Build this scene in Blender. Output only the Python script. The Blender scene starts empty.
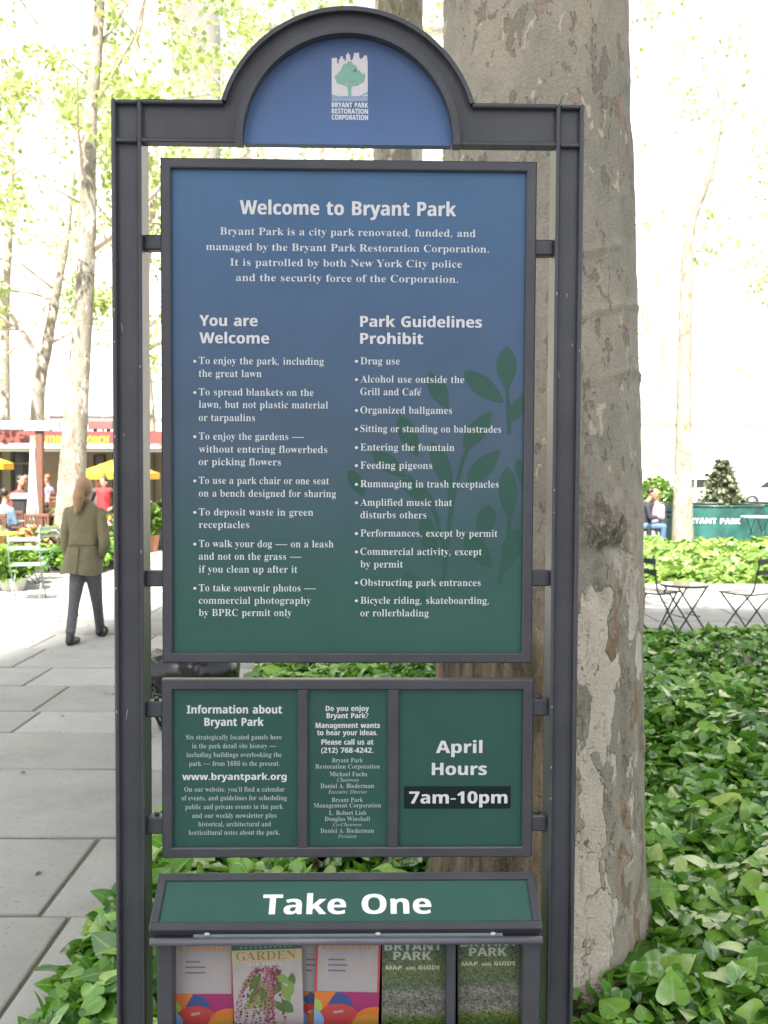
import bpy, math, random
import numpy as np
from mathutils import Vector, Matrix, Euler, noise, geometry
R = math.radians
SC = bpy.context.scene
COL = SC.collection

# ------------------------------------------------------------------ camera, sky, sun, exposure
CAM_Z, FPX, PITCH, ROLL = 1.7, 1000.0, 2.4, 0.27
cam_data = bpy.data.cameras.new("camera")
cam = bpy.data.objects.new("camera", cam_data)
COL.objects.link(cam)
cam_data.sensor_fit = 'VERTICAL'
cam_data.sensor_height = 36.0
cam_data.lens = 36.0 * FPX / 1024.0
cam_data.dof.use_dof = True                       # a small camera: only a pixel of blur far away
cam_data.dof.focus_distance, cam_data.dof.aperture_fstop = 2.0, 9.5
cam_data.clip_start, cam_data.clip_end = 0.05, 2000.0
cam.matrix_world = (Matrix.Translation((0, 0, CAM_Z)) @ Matrix.Rotation(R(90 - PITCH), 4, 'X')
                    @ Matrix.Rotation(R(ROLL), 4, 'Z'))
SC.camera = cam
CAMM = cam.matrix_world.copy()

SUN_EL = 55.0
SUN_H = Vector((0.19, 0.98)).normalized()          # way the light travels over the ground
world = bpy.data.worlds.new("World")
SC.world = world
world.use_nodes = True
wn = world.node_tree.nodes
sky = wn.new('ShaderNodeTexSky')
sky.sky_type = 'NISHITA'
sky.sun_disc = False
sky.sun_elevation = R(SUN_EL)
sky.sun_rotation = math.atan2(-SUN_H.x, -SUN_H.y)
sky.air_density, sky.dust_density, sky.ozone_density = 1.0, 3.0, 1.0
hz = wn.new('ShaderNodeHueSaturation')               # hazy, milky spring sky
hz.inputs['Saturation'].default_value = 0.3
world.node_tree.links.new(sky.outputs[0], hz.inputs['Color'])
world.node_tree.links.new(hz.outputs[0], wn['Background'].inputs[0])
wn['Background'].inputs[1].default_value = 0.08
sun_data = bpy.data.lights.new("sun", 'SUN')
sun_data.energy, sun_data.angle, sun_data.color = 4.5, R(0.5), (1.0, 0.95, 0.87)
sun = bpy.data.objects.new("sun", sun_data)
COL.objects.link(sun)
SUN_D = Vector((SUN_H.x * math.cos(R(SUN_EL)), SUN_H.y * math.cos(R(SUN_EL)), -math.sin(R(SUN_EL))))
sun.rotation_euler = SUN_D.to_track_quat('-Z', 'Y').to_euler()
vs = SC.view_settings
vs.view_transform, vs.look, vs.exposure, vs.gamma, vs.use_curve_mapping = 'Standard', 'None', 2.3, 1.0, False
SC.render.film_transparent = False
SC.cycles.max_bounces = 6
SC.cycles.diffuse_bounces = 4
SC.cycles.glossy_bounces = 3
SC.cycles.transmission_bounces = 4
SC.cycles.transparent_max_bounces = 6
SC.cycles.use_denoising = True

# ------------------------------------------------------------------ helpers
def ray(px, py):
    d = Vector(((px - 384.0) / FPX, (512.0 - py) / FPX, -1.0))
    return CAMM.to_3x3() @ d

def at(px, py, y):
    """world point seen at a photo position, at ground distance y"""
    d = ray(px, py)
    return Vector((0, 0, CAM_Z)) + d * (y / d.y)

class MB:
    """collects shapes for ONE mesh object"""
    def __init__(s):
        s.v, s.f, s.m, s.sm = [], [], [], []
    def add(s, verts, faces, mi=0, smooth=False):
        b = len(s.v)
        s.v.extend([tuple(p) for p in verts])
        for f in faces:
            s.f.append(tuple(i + b for i in f)); s.m.append(mi); s.sm.append(smooth)
    def box(s, x0, x1, y0, y1, z0, z1, mi=0, M=None):
        vv = [Vector((x, y, z)) for z in (z0, z1) for y in (y0, y1) for x in (x0, x1)]
        if M is not None: vv = [M @ p for p in vv]
        s.add(vv, [(0, 2, 3, 1), (4, 5, 7, 6), (0, 1, 5, 4), (2, 6, 7, 3), (0, 4, 6, 2), (1, 3, 7, 5)], mi)
    def bbox(s, x0, x1, y0, y1, z0, z1, b=0.002, mi=0, M=None):
        """box with chamfered edges"""
        P, F = [], []
        cx, cy, cz = (x0 + x1) / 2, (y0 + y1) / 2, (z0 + z1) / 2
        hx, hy, hz = (x1 - x0) / 2, (y1 - y0) / 2, (z1 - z0) / 2
        b = min(b, hx * .8, hy * .8, hz * .8)
        idx = {}
        for sx in (-1, 1):
            for sy in (-1, 1):
                for sz in (-1, 1):
                    for a in range(3):
                        q = [sx * (hx - b), sy * (hy - b), sz * (hz - b)]
                        q[a] += (sx, sy, sz)[a] * b
                        idx[(sx, sy, sz, a)] = len(P)
                        p = Vector((cx + q[0], cy + q[1], cz + q[2]))
                        P.append(M @ p if M is not None else p)
        for a in range(3):
            o1, o2 = [(1, 2), (0, 2), (0, 1)][a]
            for sg in (-1, 1):
                q = []
                for u, w in ((-1, -1), (1, -1), (1, 1), (-1, 1)):
                    k = [0, 0, 0]; k[a] = sg; k[o1] = u; k[o2] = w
                    q.append(idx[(*k, a)])
                F.append(q)
            for u in (-1, 1):
                for w in (-1, 1):
                    q = []
                    for sg, ax in ((-1, o1), (1, o1), (1, o2), (-1, o2)):
                        k = [0, 0, 0]; k[a] = sg; k[o1] = u; k[o2] = w
                        q.append(idx[(*k, ax)])
                    F.append(q)
        for sx in (-1, 1):
            for sy in (-1, 1):
                for sz in (-1, 1):
                    F.append([idx[(sx, sy, sz, a)] for a in range(3)])
        s.add(P, F, mi)
    def tube(s, pts, rad, n=8, mi=0, caps=True, smooth=True, flat=1.0):
        pts = [Vector(p) for p in pts]
        if not hasattr(rad, '__len__'): rad = [rad] * len(pts)
        V, F = [], []
        prev = None
        for i, p in enumerate(pts):
            t = (pts[min(i + 1, len(pts) - 1)] - pts[max(i - 1, 0)]).normalized()
            if prev is None:
                a = t.orthogonal().normalized() if abs(t.z) < .99 else Vector((1, 0, 0))
                if abs(t.z) < .99: a = t.cross(Vector((0, 0, 1))).normalized()
            else:
                a = (prev - t * prev.dot(t)).normalized()
            prev = a
            b = t.cross(a)
            for k in range(n):
                an = 2 * math.pi * k / n
                V.append(p + (a * math.cos(an) + b * math.sin(an) * flat) * rad[i])
        for i in range(len(pts) - 1):
            for k in range(n):
                F.append((i * n + k, i * n + (k + 1) % n, (i + 1) * n + (k + 1) % n, (i + 1) * n + k))
        if caps:
            F.append(tuple(range(n))[::-1]); F.append(tuple(range((len(pts) - 1) * n, len(pts) * n)))
        s.add(V, F, mi, smooth)
    def ball(s, c, r, n=10, mi=0, M=None):
        c = Vector(c)
        if not hasattr(r, '__len__'): r = (r, r, r)
        V, F = [], []
        m = n // 2 + 1
        for i in range(m + 1):
            th = math.pi * i / m
            for k in range(n):
                ph = 2 * math.pi * k / n
                p = Vector((math.sin(th) * math.cos(ph) * r[0], math.sin(th) * math.sin(ph) * r[1], math.cos(th) * r[2]))
                if M is not None: p = M @ p
                V.append(c + p)
        for i in range(m):
            for k in range(n):
                F.append((i * n + k, (i + 1) * n + k, (i + 1) * n + (k + 1) % n, i * n + (k + 1) % n))
        s.add(V, F, mi, True)
    def prism(s, poly, y0, y1, mi=0, axis='y', M=None, holes=()):
        """polygon given in (x, z) extruded along y (y0 = front)"""
        loops = [list(poly)] + [list(h) for h in holes]
        tess = geometry.tessellate_polygon([[Vector((p[0], p[1], 0)) for p in L] for L in loops])
        flat = [p for L in loops for p in L]
        n = len(flat)
        V = [Vector((p[0], y0, p[1])) for p in flat] + [Vector((p[0], y1, p[1])) for p in flat]
        if M is not None: V = [M @ p for p in V]
        F = [tuple(t) for t in tess] + [tuple(i + n for i in t[::-1]) for t in tess]
        b = 0
        for L in loops:
            k = len(L)
            for i in range(k):
                j = (i + 1) % k
                F.append((b + i, b + j, b + j + n, b + i + n))
            b += k
        s.add(V, F, mi)
    def flat(s, poly, y, mi=0, M=None):
        V = [Vector((p[0], y, p[1])) for p in poly]
        tess = geometry.tessellate_polygon([[Vector((p[0], p[1], 0)) for p in poly]])
        if M is not None: V = [M @ p for p in V]
        s.add(V, [tuple(t) for t in tess], mi)
    def build(s, name, mats, parent=None, loc=None, rotz=None):
        me = bpy.data.meshes.new(name)
        me.from_pydata(s.v, [], s.f)
        if not isinstance(mats, (list, tuple)): mats = [mats]
        for m in mats: me.materials.append(m)
        if s.f:
            me.polygons.foreach_set('material_index', s.m)
            me.polygons.foreach_set('use_smooth', s.sm)
        bm_fix(me)
        me.update()
        o = bpy.data.objects.new(name, me)
        COL.objects.link(o)
        if parent is not None: o.parent = parent
        if loc is not None: o.location = loc
        if rotz is not None: o.rotation_euler = (0, 0, rotz)
        return o

import bmesh
def bm_fix(me):
    bm = bmesh.new(); bm.from_mesh(me)
    bmesh.ops.recalc_face_normals(bm, faces=bm.faces)
    bm.to_mesh(me); bm.free()

def tag(o, label=None, cat=None, group=None, kind=None):
    if label: o['label'] = label
    if cat: o['category'] = cat
    if group: o['group'] = group
    if kind: o['kind'] = kind
    return o

def empty(name, loc=(0, 0, 0), rz=0.0, label=None, cat=None, group=None):
    o = bpy.data.objects.new(name, None)
    COL.objects.link(o)
    o.location = loc; o.rotation_euler = (0, 0, rz)
    o.empty_display_size = .1
    return tag(o, label, cat, group)

def kids(o):
    return [c for c in bpy.data.objects if c.parent is o]

def copy_tree(o, parent=None):
    c = o.copy(); COL.objects.link(c)
    if parent is not None: c.parent = parent
    for ch in kids(o): copy_tree(ch, c)
    return c

def raw_mesh(name, V, Fq, mats, parent=None, attr=None, smooth=True, k=None):
    """fast numpy mesh: V (n,3), Fq (m,k)"""
    me = bpy.data.meshes.new(name)
    V = np.asarray(V, np.float32); Fq = np.asarray(Fq, np.int32)
    k = Fq.shape[1]
    me.vertices.add(len(V)); me.vertices.foreach_set('co', V.ravel())
    me.loops.add(Fq.size); me.loops.foreach_set('vertex_index', Fq.ravel())
    me.polygons.add(len(Fq))
    me.polygons.foreach_set('loop_start', np.arange(len(Fq), dtype=np.int32) * k)
    if not isinstance(mats, (list, tuple)): mats = [mats]
    for m in mats: me.materials.append(m)
    if smooth: me.polygons.foreach_set('use_smooth', np.ones(len(Fq), bool))
    if attr is not None:
        for nm, arr in attr.items():
            a = me.attributes.new(nm, 'FLOAT', 'POINT')
            a.data.foreach_set('value', np.asarray(arr, np.float32))
    me.update(calc_edges=True); me.validate()
    o = bpy.data.objects.new(name, me)
    COL.objects.link(o)
    if parent is not None: o.parent = parent
    return o

# ------------------------------------------------------------------ materials
def srgb(r, g, b):
    f = lambda c: (c / 255 / 12.92) if c <= 10 else ((c / 255 + .055) / 1.055) ** 2.4
    return (f(r), f(g), f(b), 1)

def nd(nt, kind, **kw):
    n = nt.nodes.new(kind)
    for k, v in kw.items():
        if k.startswith('i_'):
            n.inputs[k[2:].replace('_', ' ')].default_value = v
        else:
            setattr(n, k, v)
    return n

def mat(name, col, rough=.6, col2=None, scale=8.0, bump=0.0, bscale=60.0, metal=0.0, spec=.5, trans=0.0, coat=0.0):
    m = bpy.data.materials.new(name); m.use_nodes = True
    nt = m.node_tree; b = nt.nodes['Principled BSDF']
    b.inputs['Roughness'].default_value = rough
    b.inputs['Metallic'].default_value = metal
    b.inputs['Specular IOR Level'].default_value = spec
    if len(col) == 3: col = (*col, 1)
    b.inputs['Base Color'].default_value = col
    tc = nd(nt, 'ShaderNodeTexCoord')
    if col2 is not None:
        if len(col2) == 3: col2 = (*col2, 1)
        n = nd(nt, 'ShaderNodeTexNoise', i_Scale=scale, i_Detail=6.0, i_Roughness=.65)
        nt.links.new(tc.outputs['Object'], n.inputs['Vector'])
        r = nd(nt, 'ShaderNodeMapRange')
        r.inputs['From Min'].default_value, r.inputs['From Max'].default_value = .3, .7
        nt.links.new(n.outputs['Fac'], r.inputs['Value'])
        mx = nd(nt, 'ShaderNodeMix', data_type='RGBA')
        mx.inputs['A'].default_value, mx.inputs['B'].default_value = col, col2
        nt.links.new(r.outputs[0], mx.inputs['Factor'])
        nt.links.new(mx.outputs['Result'], b.inputs['Base Color'])
    if bump:
        n2 = nd(nt, 'ShaderNodeTexNoise', i_Scale=bscale, i_Detail=4.0)
        nt.links.new(tc.outputs['Object'], n2.inputs['Vector'])
        bp = nd(nt, 'ShaderNodeBump', i_Strength=bump, i_Distance=.01)
        nt.links.new(n2.outputs['Fac'], bp.inputs['Height'])
        nt.links.new(bp.outputs[0], b.inputs['Normal'])
    return m

def leaf_mat(name, stops, rough=.4, trans=.35, spec=.5, rib=False):
    """leaf colour comes from a per-leaf value 'tint'"""
    m = bpy.data.materials.new(name); m.use_nodes = True
    nt = m.node_tree; b = nt.nodes['Principled BSDF']; out = nt.nodes['Material Output']
    at_ = nd(nt, 'ShaderNodeAttribute', attribute_name='tint')
    cr = nd(nt, 'ShaderNodeValToRGB')
    el = cr.color_ramp.elements
    while len(el) < len(stops): el.new(.5)
    for e, (p, c) in zip(el, stops): e.position = p; e.color = (*c, 1)
    nt.links.new(at_.outputs['Fac'], cr.inputs[0])
    tc = nd(nt, 'ShaderNodeTexCoord')
    n = nd(nt, 'ShaderNodeTexNoise', i_Scale=45.0, i_Detail=3.0)
    nt.links.new(tc.outputs['Object'], n.inputs['Vector'])
    mr = nd(nt, 'ShaderNodeMapRange'); mr.inputs['To Min'].default_value = .72; mr.inputs['To Max'].default_value = 1.28
    nt.links.new(n.outputs['Fac'], mr.inputs['Value'])
    mul = nd(nt, 'ShaderNodeMix', data_type='RGBA', blend_type='MULTIPLY'); mul.inputs['Factor'].default_value = 1
    nt.links.new(cr.outputs[0], mul.inputs['A']); nt.links.new(mr.outputs[0], mul.inputs['B'])
    if rib:                                   # paler midrib
        ra = nd(nt, 'ShaderNodeAttribute', attribute_name='rib')
        rm = nd(nt, 'ShaderNodeMapRange'); rm.inputs['From Min'].default_value = .84; rm.inputs['From Max'].default_value = .97; rm.inputs['To Max'].default_value = .55
        nt.links.new(ra.outputs['Fac'], rm.inputs['Value'])
        rx = nd(nt, 'ShaderNodeMix', data_type='RGBA'); rx.inputs['B'].default_value = (.34, .46, .18, 1)
        nt.links.new(rm.outputs[0], rx.inputs['Factor']); nt.links.new(mul.outputs['Result'], rx.inputs['A']); mul = rx
    nt.links.new(mul.outputs['Result'], b.inputs['Base Color'])
    b.inputs['Roughness'].default_value = rough
    b.inputs['Specular IOR Level'].default_value = spec
    t = nd(nt, 'ShaderNodeBsdfTranslucent')
    nt.links.new(mul.outputs['Result'], t.inputs['Color'])
    ms = nd(nt, 'ShaderNodeMixShader'); ms.inputs[0].default_value = trans
    nt.links.new(b.outputs[0], ms.inputs[1]); nt.links.new(t.outputs[0], ms.inputs[2])
    nt.links.new(ms.outputs[0], out.inputs['Surface'])
    return m
GLYPHS = r"""serif
'76|29,153 22,240 54,240 47,153
,90|14,-43 23,-1 31,39 62,39 64,35 52,-4 36,-43
.90|45,-5 30,1 24,18 30,36 45,41 60,36 66,18 60,1
1188|33,0 33,18 60,18 73,22 77,40 77,208 54,183 34,173 20,180 14,198 37,206 66,224 89,241 127,241 127,40 130,24 144,18 171,18 171,0
6188|98,-3 75,0 55,9 38,24 26,47 18,75 15,111 21,163 39,205 52,221 69,233 88,241 111,243 146,238 164,224 170,206 168,196 161,188 149,182 130,180 128,200 122,217 108,223 90,218 76,200 67,172 62,135 80,143 109,147 136,143 158,129 171,107 176,78 171,45 156,19 132,2|99,19 111,22 120,32 125,49 127,74 125,98 119,114 109,123 96,127 77,121 62,110 65,69 73,40 85,24
8188|92,-3 66,-1 46,5 30,16 19,29 12,44 10,61 13,81 24,97 59,121 29,148 20,164 18,182 25,212 35,224 50,234 70,241 96,243 127,239 149,226 163,208 167,184 164,166 155,152 122,130 148,115 165,100 174,83 178,63 172,35 155,14 128,1|101,141 119,158 125,185 121,203 111,218 94,224 82,221 73,213 65,186 67,171 75,159|93,16 109,19 121,28 128,41 131,58 128,73 119,85 82,108 63,89 55,60 58,42 66,28 78,19
A218|-4,0 -4,9 12,15 25,37 103,233 112,233 192,43 206,17 212,11 222,9 222,0 115,0 115,9 135,13 142,23 136,41 126,66 52,66 39,35 38,29 37,24 43,13 62,9 64,9 64,0|57,80 121,80 88,160
B221|8,0 8,9 22,11 31,16 37,41 37,184 35,206 26,216 8,219 8,228 110,228 159,222 188,204 198,175 192,151 174,134 143,124 180,112 202,92 209,66 203,38 186,17 157,4 119,0|91,126 94,126 117,128 132,136 140,150 142,173 140,192 135,206 124,214 108,217 94,212 91,195|111,12 129,15 142,25 148,41 150,64 147,88 139,104 123,113 99,116 91,116 91,33 95,17
C234|128,-5 97,-2 69,10 45,28 28,52 17,81 13,114 17,147 28,175 46,199 69,217 98,229 130,233 155,230 184,220 194,218 204,221 210,233 218,233 218,154 210,154 196,182 178,203 157,217 133,222 99,210 79,173 72,113 79,57 102,23 139,12 159,14 179,22 198,35 214,53 224,44 198,17 166,0
D248|10,0 10,9 31,15 37,37 37,187 35,203 30,213 7,219 7,228 111,228 164,220 203,198 226,162 234,114 221,51 181,13 114,0|111,12 140,18 160,37 171,69 175,115 168,171 147,205 111,217 95,212 91,192 91,36 95,17
E221|7,0 7,8 22,10 31,15 36,24 38,39 38,184 36,202 31,213 22,218 8,219 8,228 199,228 199,160 192,160 184,186 170,203 148,212 116,215 100,214 93,208 91,194 91,123 97,123 116,126 130,134 138,150 144,173 152,173 152,59 144,59 137,91 120,107 93,111 91,111 91,34 96,17 115,14 157,19 185,37 206,72 215,72 201,0
F202|8,0 8,9 31,17 37,42 37,187 36,202 31,212 7,219 7,228 197,228 197,160 189,160 178,193 168,203 155,210 115,216 100,215 93,211 91,199 91,124 95,124 114,126 128,135 137,150 142,173 151,173 151,59 142,59 137,84 128,100 114,109 94,112 91,112 91,40 94,21 105,12 128,9 128,0
G254|134,-5 100,-1 71,10 47,28 29,51 18,81 14,115 18,147 29,176 46,200 70,218 97,229 129,233 156,230 185,220 194,218 203,221 210,233 219,233 219,154 210,154 191,189 165,213 134,222 100,210 80,174 73,114 77,67 90,34 110,13 138,6 154,8 164,14 169,23 171,36 171,64 170,77 165,85 138,91 138,99 250,99 250,91 228,85 223,64 223,14 179,0
I130|7,0 7,9 31,16 36,24 38,38 38,193 32,214 7,219 7,228 122,228 122,219 98,214 93,206 91,193 91,39 94,22 103,13 123,9 123,0
L213|8,0 8,9 31,16 37,40 37,189 31,212 8,219 8,228 125,228 125,219 104,217 94,208 91,189 91,41 93,24 100,16 117,14 157,20 172,28 185,40 204,77 214,77 201,0
M317|7,0 7,9 31,16 36,25 38,40 38,191 35,208 26,216 7,219 7,228 92,228 158,71 225,228 309,228 309,219 286,212 280,189 280,43 282,21 291,12 308,9 308,0 198,0 198,9 216,12 225,22 227,42 227,199 144,0 135,0 53,194 53,40 54,24 60,15 85,9 85,0
N247|201,-5 53,175 53,39 59,15 83,9 83,0 9,0 9,9 27,12 36,21 38,39 38,194 18,217 9,219 9,228 78,228 195,84 195,189 193,207 184,216 166,219 166,228 240,228 240,219 217,212 211,188 211,-5
O263|130,-5 106,-3 84,4 47,29 33,46 22,67 16,89 14,114 16,138 22,161 33,181 47,199 65,213 85,224 108,231 133,233 157,231 179,224 216,199 240,162 247,139 249,114 247,89 240,67 230,46 215,29 177,4 155,-3|132,6 164,18 183,54 190,114 186,160 174,194 155,215 130,222 98,210 79,174 73,114 77,67 89,34 108,13
P209|8,0 8,9 31,16 37,40 37,189 31,212 8,219 8,228 107,228 144,226 168,220 183,211 195,199 202,184 204,166 199,140 183,120 157,107 121,103 91,103 91,40 97,16 121,9 121,0|91,115 101,115 122,118 136,126 144,142 146,165 144,187 138,203 126,212 108,216 95,212 91,199
R236|8,0 8,9 31,16 37,40 37,189 31,212 8,219 8,228 108,228 152,224 184,213 202,194 209,167 203,143 186,124 157,112 216,25 226,13 239,9 240,9 240,0 169,0 101,106 91,106 91,40 97,16 121,9 121,0|91,117 102,117 124,120 140,129 149,145 152,168 147,194 134,210 112,216 95,211 91,193
S195|21,-5 21,79 31,79 41,47 56,25 75,12 98,7 115,10 128,18 137,30 139,45 133,65 112,80 81,95 56,110 38,126 28,144 25,166 27,185 34,201 44,215 58,225 74,231 92,233 115,231 141,224 146,223 150,222 157,225 160,233 170,233 170,160 161,160 147,192 124,214 97,222 82,220 70,213 62,203 60,190 62,178 69,168 94,151 127,136 159,117 175,94 180,66 177,46 169,29 157,15 140,4 120,-3 96,-5 79,-4 63,0 49,5 42,6 35,4 31,-5
T212|46,0 46,9 61,10 71,15 76,25 78,40 78,217 75,217 51,213 33,202 20,183 14,159 5,159 5,228 205,228 205,158 197,158 187,191 166,210 134,217 132,217 132,40 133,25 138,15 148,10 164,9 164,0
U246|124,-6 84,-1 57,14 42,40 37,78 37,189 30,212 7,219 7,228 120,228 120,219 101,216 93,208 90,189 90,70 93,44 102,26 116,15 137,11 170,19 190,42 196,80 196,189 190,212 164,219 164,228 237,228 237,219 216,211 211,189 211,91 206,46 190,16 163,-1
W306|85,-5 16,196 8,214 -8,219 -8,228 90,228 90,219 75,216 70,205 74,186 111,77 150,176 143,199 134,215 115,219 115,228 220,228 220,219 202,216 196,206 199,193 237,83 270,185 274,203 269,215 252,219 252,228 312,228 312,219 297,211 287,190 223,-5 214,-5 158,154 95,-5
Y213|51,0 51,9 74,16 80,40 80,89 23,193 7,215 0,218 -7,219 -7,228 103,228 103,219 98,219 83,216 78,208 82,196 124,113 167,183 174,204 168,215 149,219 147,219 147,228 220,228 220,219 204,212 191,196 134,102 134,40 140,16 164,9 164,0
a172|127,-5 108,1 100,17 76,1 48,-4 32,-2 20,6 13,17 10,32 15,52 32,68 59,82 99,95 99,121 93,141 74,148 58,145 52,137 57,128 61,116 55,101 39,95 22,102 16,118 25,139 47,154 81,159 112,156 132,146 143,129 146,105 146,31 147,20 152,17 160,21 165,14 147,0|76,17 87,20 99,32 99,85 77,76 64,61 59,42 63,23
b180|21,-6 21,194 18,214 4,220 4,228 69,228 69,139 88,154 110,159 127,157 142,149 154,138 163,123 171,83 169,59 161,38 150,20 135,6 117,-2 96,-5 74,0 52,14 27,-6|91,7 106,11 116,25 123,80 121,107 116,125 106,136 92,140 78,135 69,121 69,34 75,14
c147|78,-5 60,-2 43,5 29,18 19,34 12,53 10,75 12,98 20,118 32,135 48,148 67,157 87,160 109,157 125,149 135,137 139,123 133,108 118,102 103,108 98,125 98,131 99,136 95,145 85,148 69,142 59,124 56,94 59,61 69,38 83,24 102,19 119,23 136,36 142,30 114,4
d185|70,-5 53,-2 39,5 27,17 17,33 10,74 12,98 18,119 28,136 41,149 56,157 73,159 94,154 111,140 111,200 106,215 88,220 88,228 160,228 160,38 162,20 177,14 177,5 111,-5 111,19 94,1|86,14 101,21 111,38 111,121 103,135 87,140 74,136 65,125 59,77 65,29 73,18
e150|77,-5 59,-2 42,5 29,18 18,34 12,55 10,79 12,101 19,120 30,136 43,149 60,157 79,159 104,154 124,140 137,117 141,87 141,83 58,83 63,49 77,28 100,21 118,27 135,43 142,36 114,5|58,96 101,96 101,107 97,139 90,146 81,148 64,137 58,102
f107|7,0 7,8 20,11 25,17 26,37 26,138 8,138 8,155 26,155 26,177 30,200 42,218 62,229 87,232 106,230 120,223 129,212 132,200 126,183 112,178 98,183 92,195 96,210 98,213 99,216 97,220 90,222 81,220 77,215 74,195 74,155 102,155 102,138 74,138 74,33 79,13 100,8 100,0
g164|73,-70 44,-68 24,-61 11,-50 7,-37 14,-23 34,-13 17,0 12,15 14,27 21,37 51,55 21,75 11,106 13,121 20,134 44,152 79,159 117,152 158,152 158,134 134,134 143,119 146,102 138,76 117,58 86,51 78,52 71,52 56,47 50,36 55,27 71,25 88,25 129,20 151,6 158,-18 152,-40 136,-56 110,-67|79,62 89,65 95,73 100,105 95,138 89,146 79,148 69,146 62,138 57,105 62,73 69,65|80,-58 109,-55 126,-47 132,-33 125,-21 102,-17 48,-17 40,-26 37,-36 39,-45 47,-52
h190|9,0 9,8 22,13 26,28 26,199 23,215 9,220 9,228 74,228 74,133 95,153 122,159 146,153 160,135 165,106 165,28 169,13 182,8 182,0 101,0 101,8 103,8 114,13 118,28 118,108 115,129 110,134 101,136 87,131 74,118 74,28 77,13 90,8 90,0
i99|50,181 32,188 25,206 32,224 50,232 68,224 76,206 68,188|9,0 9,8 23,13 26,28 26,126 23,142 10,147 10,155 74,155 74,28 77,13 90,8 90,0
j105|53,182 35,189 28,207 35,225 53,232 71,225 79,207 71,189|18,-70 -5,-65 -22,-53 -28,-35 -22,-20 -7,-14 7,-19 13,-33 9,-44 5,-51 8,-57 15,-58 24,-56 29,-50 32,-27 32,125 28,142 11,147 11,155 80,155 80,-11 76,-37 63,-55 44,-66
k179|9,0 9,8 23,13 26,28 26,199 24,215 10,220 10,228 74,228 74,84 113,124 122,139 118,145 104,147 103,147 103,155 173,155 173,147 154,142 137,130 111,104 173,17 188,8 188,0 105,0 105,8 108,8 117,10 120,16 116,25 81,74 74,67 74,28 77,13 90,8 90,0
l100|9,0 9,8 23,13 26,28 26,199 24,215 10,220 10,228 74,228 74,28 77,13 90,8 90,0
m277|9,0 9,8 22,13 26,28 26,127 23,142 9,147 9,155 73,155 73,132 94,152 119,159 146,152 160,131 182,152 209,159 233,153 247,135 252,106 252,28 255,13 268,8 268,0 189,0 189,8 201,13 205,28 205,108 202,129 197,134 189,136 175,131 162,119 162,28 165,13 178,8 178,0 100,0 100,8 112,13 116,28 116,108 113,129 108,134 100,136 85,131 73,118 73,28 76,13 89,8 89,0
n190|9,0 9,8 22,13 26,28 26,127 23,142 9,147 9,155 74,155 74,134 95,153 122,159 146,153 160,135 165,106 165,28 169,13 182,8 182,0 101,0 101,8 103,8 114,13 118,28 118,108 115,129 110,134 101,136 87,131 74,118 74,28 77,13 90,8 90,0
o168|84,-5 63,-2 45,6 30,18 19,35 12,55 9,77 12,99 19,119 30,136 45,149 63,157 84,159 105,157 123,149 138,136 149,120 156,100 158,77 156,54 149,34 138,18 123,5 105,-2|84,6 96,9 104,19 109,41 110,77 108,114 104,135 96,146 84,149 72,146 64,135 58,77 60,41 64,19 72,9
p186|9,-70 9,-62 20,-59 25,-50 26,-32 26,122 23,142 10,147 10,155 72,155 72,131 90,152 115,160 132,157 146,149 158,137 167,121 175,80 167,36 158,19 146,6 131,-2 113,-5 91,0 74,16 74,-29 76,-49 83,-59 99,-61 99,-70|98,14 111,18 120,30 126,77 121,124 113,135 99,139 85,134 74,118 74,34 84,19
r144|9,0 9,8 23,13 26,28 26,126 23,143 10,147 10,155 73,155 73,126 94,151 117,159 129,157 138,152 145,133 139,117 124,111 111,115 103,125 94,130 81,121 75,96 75,28 79,13 99,8 99,0
s144|76,-5 43,3 37,4 30,2 26,-4 18,-4 18,53 27,53 33,34 43,19 56,10 70,7 89,13 96,29 92,42 78,52 53,65 27,85 21,97 18,110 22,130 32,145 49,156 71,160 83,158 99,154 103,153 106,152 115,160 122,160 122,111 114,111 98,139 87,146 75,148 58,143 52,130 58,116 73,106 96,95 121,76 127,63 129,47 125,26 114,9 97,-2
t114|62,-5 44,-2 33,5 26,18 24,36 24,139 10,139 10,150 44,185 64,212 72,212 72,155 104,155 104,139 72,139 72,41 75,25 84,20 95,24 103,37 111,33 91,5
u187|65,-5 46,-2 33,9 25,25 23,48 23,124 20,141 6,147 6,155 71,155 71,37 75,23 88,18 103,22 114,33 114,124 110,142 95,147 95,155 162,155 162,35 166,19 180,15 180,6 150,4 114,-5 114,20 93,2
v153|71,-5 19,124 11,141 -1,147 -1,155 82,155 82,147 78,147 68,145 64,138 65,134 92,61 118,126 121,136 116,144 102,147 102,155 152,155 152,147 139,139 130,122 80,-5
w217|61,-5 8,132 3,142 -5,147 -5,155 69,155 69,147 60,145 57,138 58,133 60,126 83,63 105,118 100,133 95,144 84,147 84,155 162,155 162,147 151,144 148,138 148,134 149,131 168,71 191,128 193,138 190,144 178,147 178,155 223,155 223,147 212,142 206,129 152,-5 144,-5 111,98 70,-5
x160|2,0 2,7 17,15 31,28 61,68 21,132 12,142 2,147 2,155 84,155 84,147 74,145 70,140 75,130 92,103 112,128 117,139 113,145 100,147 100,155 155,155 155,148 141,141 127,127 99,92 146,18 151,11 160,8 160,0 78,0 78,8 89,10 93,15 87,30 69,57 49,31 42,17 46,10 57,7 59,7 59,0
y150|26,-70 5,-62 -1,-53 -3,-42 2,-27 18,-20 32,-25 37,-38 37,-41 37,-44 43,-49 57,-37 65,-22 70,-2 18,125 12,138 8,144 -2,147 -2,155 81,155 81,147 68,145 64,137 65,133 66,128 93,59 115,121 118,130 119,137 115,145 101,147 101,155 150,155 150,147 139,140 130,121 81,-12 65,-48 48,-65
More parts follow.
